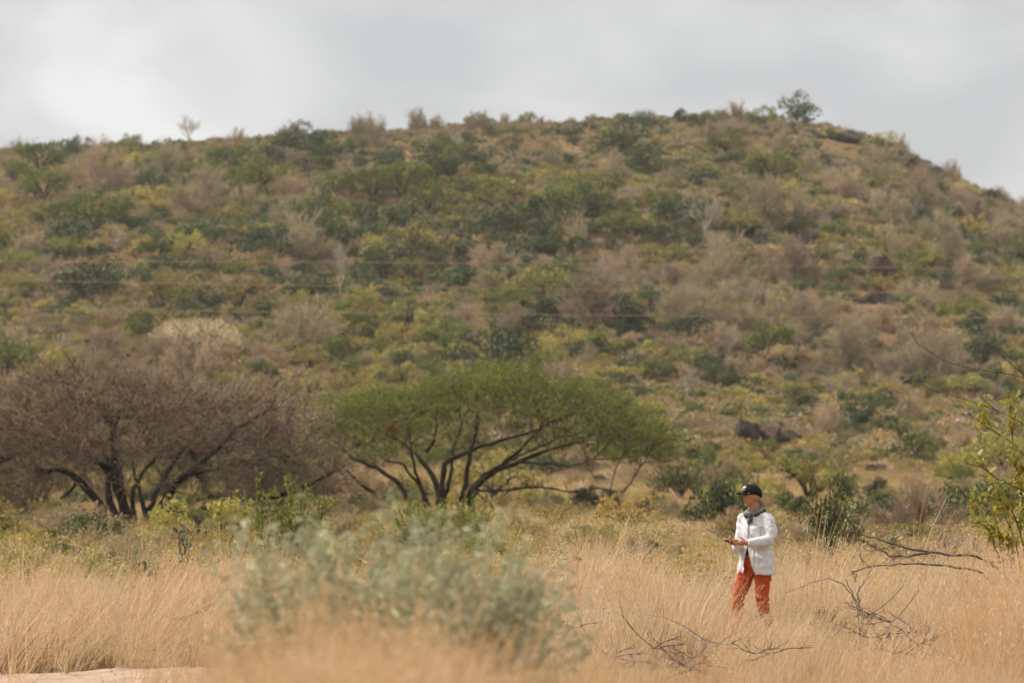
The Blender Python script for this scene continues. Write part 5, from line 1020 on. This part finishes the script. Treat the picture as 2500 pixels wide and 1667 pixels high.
loft(g, [(hc + hf * 0.080 + up * 0.012, hs * .008, hf * .010), (hc + hf * 0.092 - up * 0.010, hs * .011, hf * .014), (hc + hf * 0.096 - up * 0.026, hs * .015, hf * .016), (hc + hf * 0.084 - up * 0.034, hs * .012, hf * .010)], 10)      # nose
ball(g, hc + hf * 0.074 - up * 0.103, hs * .018, hf * .016, up * .014, 10)                      # chin
ball(g, hc + hf * 0.078 + up * 0.018, hs * .048, hf * .014, up * .009, 10)                      # brow
ball(g, hc + hf * 0.081 - up * 0.056, hs * .022, hf * .012, up * .007, 10); ball(g, hc + hf * 0.079 - up * 0.067, hs * .020, hf * .012, up * .007, 10)
for k_ in (-1, 1):
    ball(g, hc + hs * 0.074 * k_ - hf * 0.012 - up * 0.012, hs * .009, hf * .018, up * .031, 10)   # ears
    ball(g, hc + hf * 0.058 - up * 0.022 + hs * 0.034 * k_, hs * .022, hf * .016, up * .020, 10)    # cheekbones
def limb(g, pts, rad, n=14):
    sp_ = smooth_path(pts, 14); t = np.linspace(0, 1, len(pts)); add_tube(g, sp_, np.interp(np.linspace(0, 1, 14), t, rad), n)
limb(g, [lsh, (lsh + lel) / 2 + fr * -0.005, lel], [.048, .044, .038]); limb(g, [lel, (lel + lwr) / 2, lwr], [.038, .037, .024])
limb(g, [rsh, (rsh + rel) / 2, rel], [.048, .044, .038]); limb(g, [rel, (rel + rwr) / 2, rwr], [.038, .036, .024])
def hand(g, wr, d, side, out_, curl, k_):
    """palm, four unequal bent fingers and a thumb from the side of the palm"""
    d = unit(d); side = unit(side - d * np.dot(side, d)); nn = unit(out_ - d * np.dot(out_, d) - side * np.dot(out_, side))
    add_tube(g, [wr - d * 0.01, wr + d * 0.03, wr + d * 0.065, wr + d * 0.088], [.021, .030, .034, .026], 12)
    for j, (off, ln) in enumerate(((-0.026, .068), (-0.009, .077), (0.009, .072), (0.026, .056))):
        b = wr + d * 0.080 + side * off; c = curl * (0.8 + 0.12 * j)
        p1 = b + unit(d * math.cos(c) - nn * math.sin(c)) * ln * 0.42; p2 = p1 + unit(d * math.cos(2 * c) - nn * math.sin(2 * c)) * ln * 0.33; p3 = p2 + unit(d * math.cos(2.8 * c) - nn * math.sin(2.8 * c)) * ln * 0.27
        add_tube(g, [b - d * 0.02, b, p1, p2, p3], [.0095, .0098, .0092, .0085, .0068], 8)
    t0 = wr + d * 0.025 - side * 0.026; t1 = t0 + unit(d * 0.75 - side * 0.7 - nn * 0.25) * 0.036; t2 = t1 + unit(d * 0.95 - side * 0.2 - nn * 0.4) * 0.030
    add_tube(g, [t0 + side * 0.012, t0, t1, t2], [.012, .0125, .0108, .0075], 8)
hand(g, lwr, np.array([-0.97, 0.12, 0.05]), np.array([0.1, 0.1, -1.0]), np.array([0, -1.0, 0.1]), 0.42, 1)
hand(g, rwr, np.array([-0.62, -0.62, 0.25]), np.array([0.3, -0.3, -1.0]), np.array([-0.7, 0.7, 0.1]), 0.55, -1)
hips = {1: (np.array([.070, -.060, .86]), B(588, 1285, -.11), B(650, 1640, -.04)), -1: (np.array([-.075, .055, .86]), B(355, 1230, .0), B(310, 1640, .0))}
for k_, (h_, kn, ak) in hips.items():
    limb(g, [h_, (h_ + kn) / 2, kn], [.085, .075, .054]); limb(g, [kn, (kn * 0.6 + ak * 0.4) , ak], [.054, .054, .036])
    add_tube(g, smooth_path([ak + fr * -0.05 + up * -0.045, ak - up * 0.04, ak + fr * 0.06 - up * 0.055, ak + fr * 0.14 - up * 0.07], 8), [.025, .036, .036, .034, .033, .032, .028, .016], 10)
fuse(g, 'body', ['skin'], 0.0042, 1)
# eyes and lips
for k_ in (-1, 1):
    ge = Geo(); ball(ge, hc + hf * 0.083 + up * 0.004 + hs * 0.030 * k_, hs * .012, hf * .008, up * .006, 10); link('eye', ge.build('eye', ['eye'], True), person)
ge = Geo(); ball(ge, hc + hf * 0.086 - up * 0.061, hs * .019, hf * .010, up * .008, 10); link('lips', ge.build('lips', ['lip'], True), person)
# hair: tucked under the cap, drawn back into a low tail
g = Geo(); ball(g, hc + up * 0.020 - hf * 0.030, hs * .078, hf * .078, up * .085)
limb(g, [hc - hf * 0.075 + up * 0.0, hc - hf * 0.118 - up * 0.035, hc - hf * 0.132 - up * 0.075, hc - hf * 0.120 - up * 0.118], [.042, .036, .030, .014])
limb(g, [hc - hf * 0.02 + hs * 0.070 + up * 0.022, hc - hf * 0.055 + hs * 0.058 - up * 0.005, hc - hf * 0.105 + hs * 0.02 - up * 0.04], [.014, .018, .018])
fuse(g, 'hair', ['hair'], 0.0055, 2, lambda c: 0.003 * mnoise.noise(Vector(c) * 60))
# cap
cap = empty('cap', (0, 0, 0)); cap.parent = person
tl = unit(up * 1.0 - hf * 0.10)
cc = hc + up * 0.036; g = Geo(); rg = []
for t, a, b, s in ((-0.012, .084, .108, -.006), (0.02, .085, .108, -.006), (0.045, .078, .100, -.004), (0.066, .067, .085, -.002), (0.082, .052, .066, .002), (0.091, .033, .043, .004), (0.095, .012, .016, .004)):
    rg.append((cc + tl * t + hf * s, hs * a, hf * b))
n = 28; an = np.arange(n) * 2 * math.pi / n
rg2 = []
v = []
for i, (c, a, b) in enumerate(rg):
    w_ = c + np.cos(an)[:, None] * a + np.sin(an)[:, None] * b
    back = np.clip(-np.sin(an), 0, 1); w_ = w_ - up * (back * (0.030 if i == 0 else 0.012 if i == 1 else 0))[:, None]
    front = np.clip(np.sin(an), 0, 1) ** 2; w_ = w_ + up * (front * (0.010 if 2 <= i <= 4 else 0))[:, None] ; v.append(w_)
v = np.concatenate(v + [[cc + tl * 0.0955 + hf * 0.004]]); m = len(rg)
qf = np.array([(i * n + k_, i * n + (k_ + 1) % n, (i + 1) * n + (k_ + 1) % n, (i + 1) * n + k_) for i in range(m - 1) for k_ in range(n)]); tf = np.array([((m - 1) * n + k_, (m - 1) * n + (k_ + 1) % n, m * n) for k_ in range(n)])
o = link('crown', mesh('crown', v, [qf, tf], ['cap_cloth'], smooth=True), cap); o.modifiers.new('t', 'SOLIDIFY').thickness = 0.003
bv, ns_ = [], 15
for i in range(ns_):
    th_ = math.radians(-68 + 136 * i / (ns_ - 1)); e0 = cc + hf * (0.106 * math.cos(th_) - 0.006) + hs * 0.084 * math.sin(th_) + tl * -0.008
    ext = 0.086 * math.cos(th_ * 1.15) ** 0.6 if abs(th_) < 1.3 else 0.0; dr = 0.010 + 0.016 * math.sin(th_) ** 2
    for j in range(4): k_ = j / 3; bv.append(e0 + hf * ext * k_ - up * (dr * k_ ** 1.4) * (ext / 0.086))
bv = np.array(bv); bf = np.array([(i * 4 + j, i * 4 + j + 1, (i + 1) * 4 + j + 1, (i + 1) * 4 + j) for i in range(ns_ - 1) for j in range(3)])
o = link('brim', mesh('brim', bv, bf, ['cap_cloth'], smooth=True), cap); s_ = o.modifiers.new('t', 'SOLIDIFY'); s_.thickness = 0.010
pv = []
for i in range(5):
    th_ = math.radians(-24 + 48 * i / 4 )
    for t, a, b, s in ((0.012, .0885, .1125, -.006), (0.035, .0880, .1105, -.006), (0.058, .0835, .1015, -.007)):
        pv.append(cc + tl * t + hf * (s + b * math.cos(th_)) + hs * a * math.sin(th_) + up * 0.006)
pf = np.array([(i * 3 + j, i * 3 + j + 1, (i + 1) * 3 + j + 1, (i + 1) * 3 + j) for i in range(4) for j in range(2)])
o = link('front_patch', mesh('front_patch', np.array(pv), pf, ['white_patch'], smooth=True), cap); o.modifiers.new('t', 'SOLIDIFY').thickness = 0.002; o['label'] = 'white rectangular patch with a grey mark on the cap front'
iv = []
for i in range(3):
    th_ = math.radians(4 + 9 * i)
    for t, b, a in ((0.022, .1155, .0915), (0.046, .1105, .0890)): iv.append(cc + tl * t + hf * (-.006 + b * math.cos(th_)) + hs * a * math.sin(th_) + up * 0.006)
link('patch_mark', mesh('patch_mark', np.array(iv), np.array([(0, 1, 3, 2), (2, 3, 5, 4)]), ['patch_ink']), o)
g = Geo(); ball(g, cc + hf * 0.066 + hs * 0.070 - up * 0.004, hs * .004, hf * .008, up * .004, 10); link('side_stud', g.build('side_stud', ['white_patch'], True), cap)
# undershirt and trousers
g = Geo(); loft(g, [T(0.93, .158, .118), T(1.02, .136, .104), T(1.15, .143, .108), T(1.28, .158, .118), T(1.38, .15, .09)]); link('undershirt', g.build('undershirt', ['undershirt'], True), person)
g = Geo(); loft(g, [T(0.80, .13, .10), T(0.88, .168, .126), T(0.96, .160, .122), T(1.00, .150, .114)])
for k_, (h_, kn, ak) in hips.items():
    limb(g, [h_ + up * 0.03, (h_ + kn) / 2, kn, kn * 0.5 + ak * 0.5 - fr * 0.012, ak + up * 0.02], [.097, .088, .068, .062, .058], 18)
fold = lambda c: 0.013 * mnoise.noise(Vector((c[0] * 9, c[1] * 9, c[2] * 16))) + 0.012 * mnoise.noise(Vector((c[0] * 22 + c[2] * 14, c[1] * 22, c[2] * 20)))
fuse(g, 'trousers', ['trousers'], 0.008, 4, fold)
for k_, (h_, kn, ak) in hips.items():
    g = Geo(); add_tube(g, smooth_path([ak + up * 0.06, ak + up * 0.0 - fr * 0.005, ak - up * 0.05 - fr * 0.01], 5), [.05, .048, .046, .046, .044], 12)
    add_tube(g, smooth_path([ak + fr * -0.065 - up * 0.052, ak - up * 0.045, ak + fr * 0.07 - up * 0.055, ak + fr * 0.16 - up * 0.066], 8), [.03, .042, .044, .043, .042, .040, .036, .022], 12); link('boot', g.build('boot', ['boot'], True), person)
# shirt: loose, open from the waist down
g = Geo(); loft(g, [T(0.770, .228, .172, -.005), T(0.86, .220, .164), T(0.98, .202, .148), T(1.10, .190, .138), T(1.22, .190, .136), T(1.32, .190, .126), T(1.385, .174, .104), T(1.43, .125, .085), T(1.46, .080, .076)], 32)
limb(g, [lsh - sdv * 0.03, lsh + sdv * 0.012 - up * 0.02, (lsh + lel) / 2 + sdv * 0.022, lel + sdv * 0.012], [.060, .066, .066, .062], 18); limb(g, [lel + sdv * 0.006, (lel + lwr) / 2 - up * 0.010, lwr + np.array([0.015, 0, 0])], [.062, .056, .043], 18)
limb(g, [rsh + sdv * 0.03, rsh - sdv * 0.012 - up * 0.02, (rsh + rel) / 2 - sdv * 0.012, rel], [.060, .064, .064, .060], 18); limb(g, [rel, (rel + rwr) / 2 - up * 0.02, rwr + np.array([0.01, 0.03, -0.01])], [.068, .062, .048], 18)
limb(g, [rwr + np.array([0.03, 0.06, -0.03]), rwr + np.array([0.01, 0.04, -0.08]), rwr + np.array([0.02, 0.04, -0.115])], [.045, .036, .022], 14)
def sfold(c):
    a = math.atan2(c[0] * fr[0] + c[1] * fr[1], c[0] * sdv[0] + c[1] * sdv[1])
    return 0.015 * mnoise.noise(Vector((a * 4.5, c[2] * 3.2, 0.3))) * (1.3 - min(1, max(0, c[2] - 0.8) / 0.8)) + 0.011 * mnoise.noise(Vector((c[0] * 14 + c[2] * 10, c[1] * 14 - c[2] * 8, c[2] * 15))) + 0.004 * mnoise.noise(Vector(c) * 40)
def scut(c, n_):
    a = math.degrees(math.atan2(c[0] * sdv[0] + c[1] * sdv[1], c[0] * fr[0] + c[1] * fr[1]))     # 0 = front, + towards own left
    r_ = math.hypot(c[0], c[1])
    if n_[2] < -0.75 and c[2] < 0.80: return True
    if n_[2] > 0.7 and c[2] > 1.44 : return True
    z = 1.072 - c[2]
    return z > 0 and r_ < 0.27 and -3 - 14 * z / 0.30 < a < 3 + 36 * (z / 0.30) ** 1.2
fuse(g, 'shirt', ['shirt'], 0.0075, 3, sfold, scut, 0.004)
def strip(name, pts, nrm, wd, th_, mat):
    pts = np.asarray(pts, float); d_ = unit(np.gradient(pts, axis=0)); s_ = unit(np.cross(d_, nrm)) * wd * 0.5; nn = np.asarray(nrm) * th_
    v = np.concatenate([pts - s_ + nn, pts + s_ + nn, pts + s_ - nn, pts - s_ - nn]); k_ = len(pts)
    f = [(i + a_ * k_, i + 1 + a_ * k_, i + 1 + ((a_ + 1) % 4) * k_, i + ((a_ + 1) % 4) * k_) for i in range(k_ - 1) for a_ in range(4)] + [(0, k_, 2 * k_, 3 * k_), (k_ - 1, 4 * k_ - 1, 3 * k_ - 1, 2 * k_ - 1)]
    return link(name, mesh(name, v, np.array(f), [mat]), person)
zs = np.linspace(1.38, 1.085, 10); rd = np.interp(zs, [1.10, 1.22, 1.32, 1.385], [.141, .139, .128, .108]) + 0.004
strip('placket', up * zs[:, None] + fr * rd[:, None], fr, 0.030, 0.003, 'shirt')
pc = np.array([fr * 0.118 + sdv * 0.098 + up * z for z in (1.30, 1.26, 1.22, 1.18)]); strip('chest_pocket', pc + unit(fr + sdv * 0.6) * 0.016, unit(fr + sdv * 0.6), 0.105, 0.003, 'shirt')
for z in (1.33, 1.26, 1.19, 1.12):
    g = Geo(); ball(g, up * z + fr * (float(np.interp(z, [1.10, 1.22, 1.32, 1.385], [.141, .139, .128, .108])) + 0.009), sdv * .005, fr * .003, up * .005, 8); link('button', g.build('button', ['patch_ink'], True), person)
for k_ in (-1, 1):
    g = Geo(); cpt = [neck0 + up * 0.045 - hf * 0.075 + sdv * 0.01 * k_, neck0 + up * 0.035 + sdv * 0.080 * k_ - fr * 0.01, neck0 + up * -0.005 + sdv * 0.075 * k_ + fr * 0.06, neck0 - up * 0.05 + sdv * 0.045 * k_ + fr * 0.105]
    add_tube(g, smooth_path(cpt, 10), [(0.010, 0.028)] * 9 + [(0.006, 0.012)], 10); link('collar', g.build('collar', ['shirt'], True), person)
# scarf: two twisted folds and a hanging knot
scarf = empty('scarf', (0, 0, 0)); scarf.parent = person
def ringp(z, a, b, tilt, c0, n=22): return np.array([c0 + sdv * a * math.sin(t) + fr * b * math.cos(t) + up * (z - tilt * math.cos(t)) for t in np.linspace(0, 2 * math.pi, n)])
c0 = np.array([-0.012, -0.004, 0])
for nm, mat, z, a, b, tilt, r_ in (('fold', 'scarf_grey', 1.468, .080, .094, .034, (.024, .027)), ('fold', 'scarf_dark', 1.440, .090, .106, .040, (.022, .021)), ('fold', 'scarf_grey', 1.452, .086, .108, .052, (.017, .02))):
    g = Geo(); pt_ = ringp(z, a, b, tilt, c0); w_ = np.array([(r_[0] * (1 + 0.25 * math.sin(5 * i)), r_[1] * (1 + 0.2 * math.cos(4 * i))) for i in range(22)]); add_tube(g, pt_, w_, 10); link(nm, g.build(nm, [mat], True), scarf)
kb = fr * 0.115 + up * 1.40 + sdv * 0.02
g = Geo(); ball(g, kb, sdv * .035, fr * .024, up * .030, 12); link('knot', g.build('knot', ['scarf_dark'], True), scarf)
for dx, ln, mat in ((0.0, .085, 'scarf_grey'), (0.028, .062, 'scarf_dark')):
    g = Geo(); add_tube(g, smooth_path([kb + sdv * dx, kb + sdv * dx + fr * 0.018 - up * ln * 0.5, kb + sdv * (dx * 1.2) + fr * 0.022 - up * ln], 7), [(.012, .018)] + [(.009, .022)] * 5 + [(.004, .014)], 10); link('hanging_end', g.build('hanging_end', [mat], True), scarf)
# small dark device held between the fingers
g = Geo(); dv = B(222, 676, -0.215); add_tube(g, [dv + np.array([0.055, -0.015, -0.012]), dv + np.array([0.0, 0, 0]), dv + np.array([-0.035, 0.0, 0.006])], [(.008, .012), (.009, .013), (.008, .011)], 10)
tag(link('handheld_device', g.build('handheld_device', ['black_plastic'], True), loc=tuple(pp)), 'small dark device held in front of the walker', 'device')

# ------------------------------------------------------------------ air
hz = bpy.data.materials.new('haze'); hz.use_nodes = True; ht = hz.node_tree; ht.nodes.clear(); ho = ht.nodes.new('ShaderNodeOutputMaterial'); hv = ht.nodes.new('ShaderNodeVolumePrincipled')
hv.inputs['Color'].default_value = (1.0, 0.985, 0.96, 1); hv.inputs['Density'].default_value = 0.00014; hv.inputs['Anisotropy'].default_value = 0.2; ht.links.new(hv.outputs[0], ho.inputs['Volume'])
z0, z1, R_ = float(gv[:, 2].min()) - 1.0, 66.0, 1520.0
bv = np.array([(x, y, z) for z in (z0, z1) for y in (-R_, R_) for x in (-R_, R_)]); bf = np.array([(0, 2, 3, 1), (4, 5, 7, 6), (0, 1, 5, 4), (2, 6, 7, 3), (0, 4, 6, 2), (1, 3, 7, 5)])
tag(link('haze', mesh('haze', bv, bf, [hz])), kind='stuff')
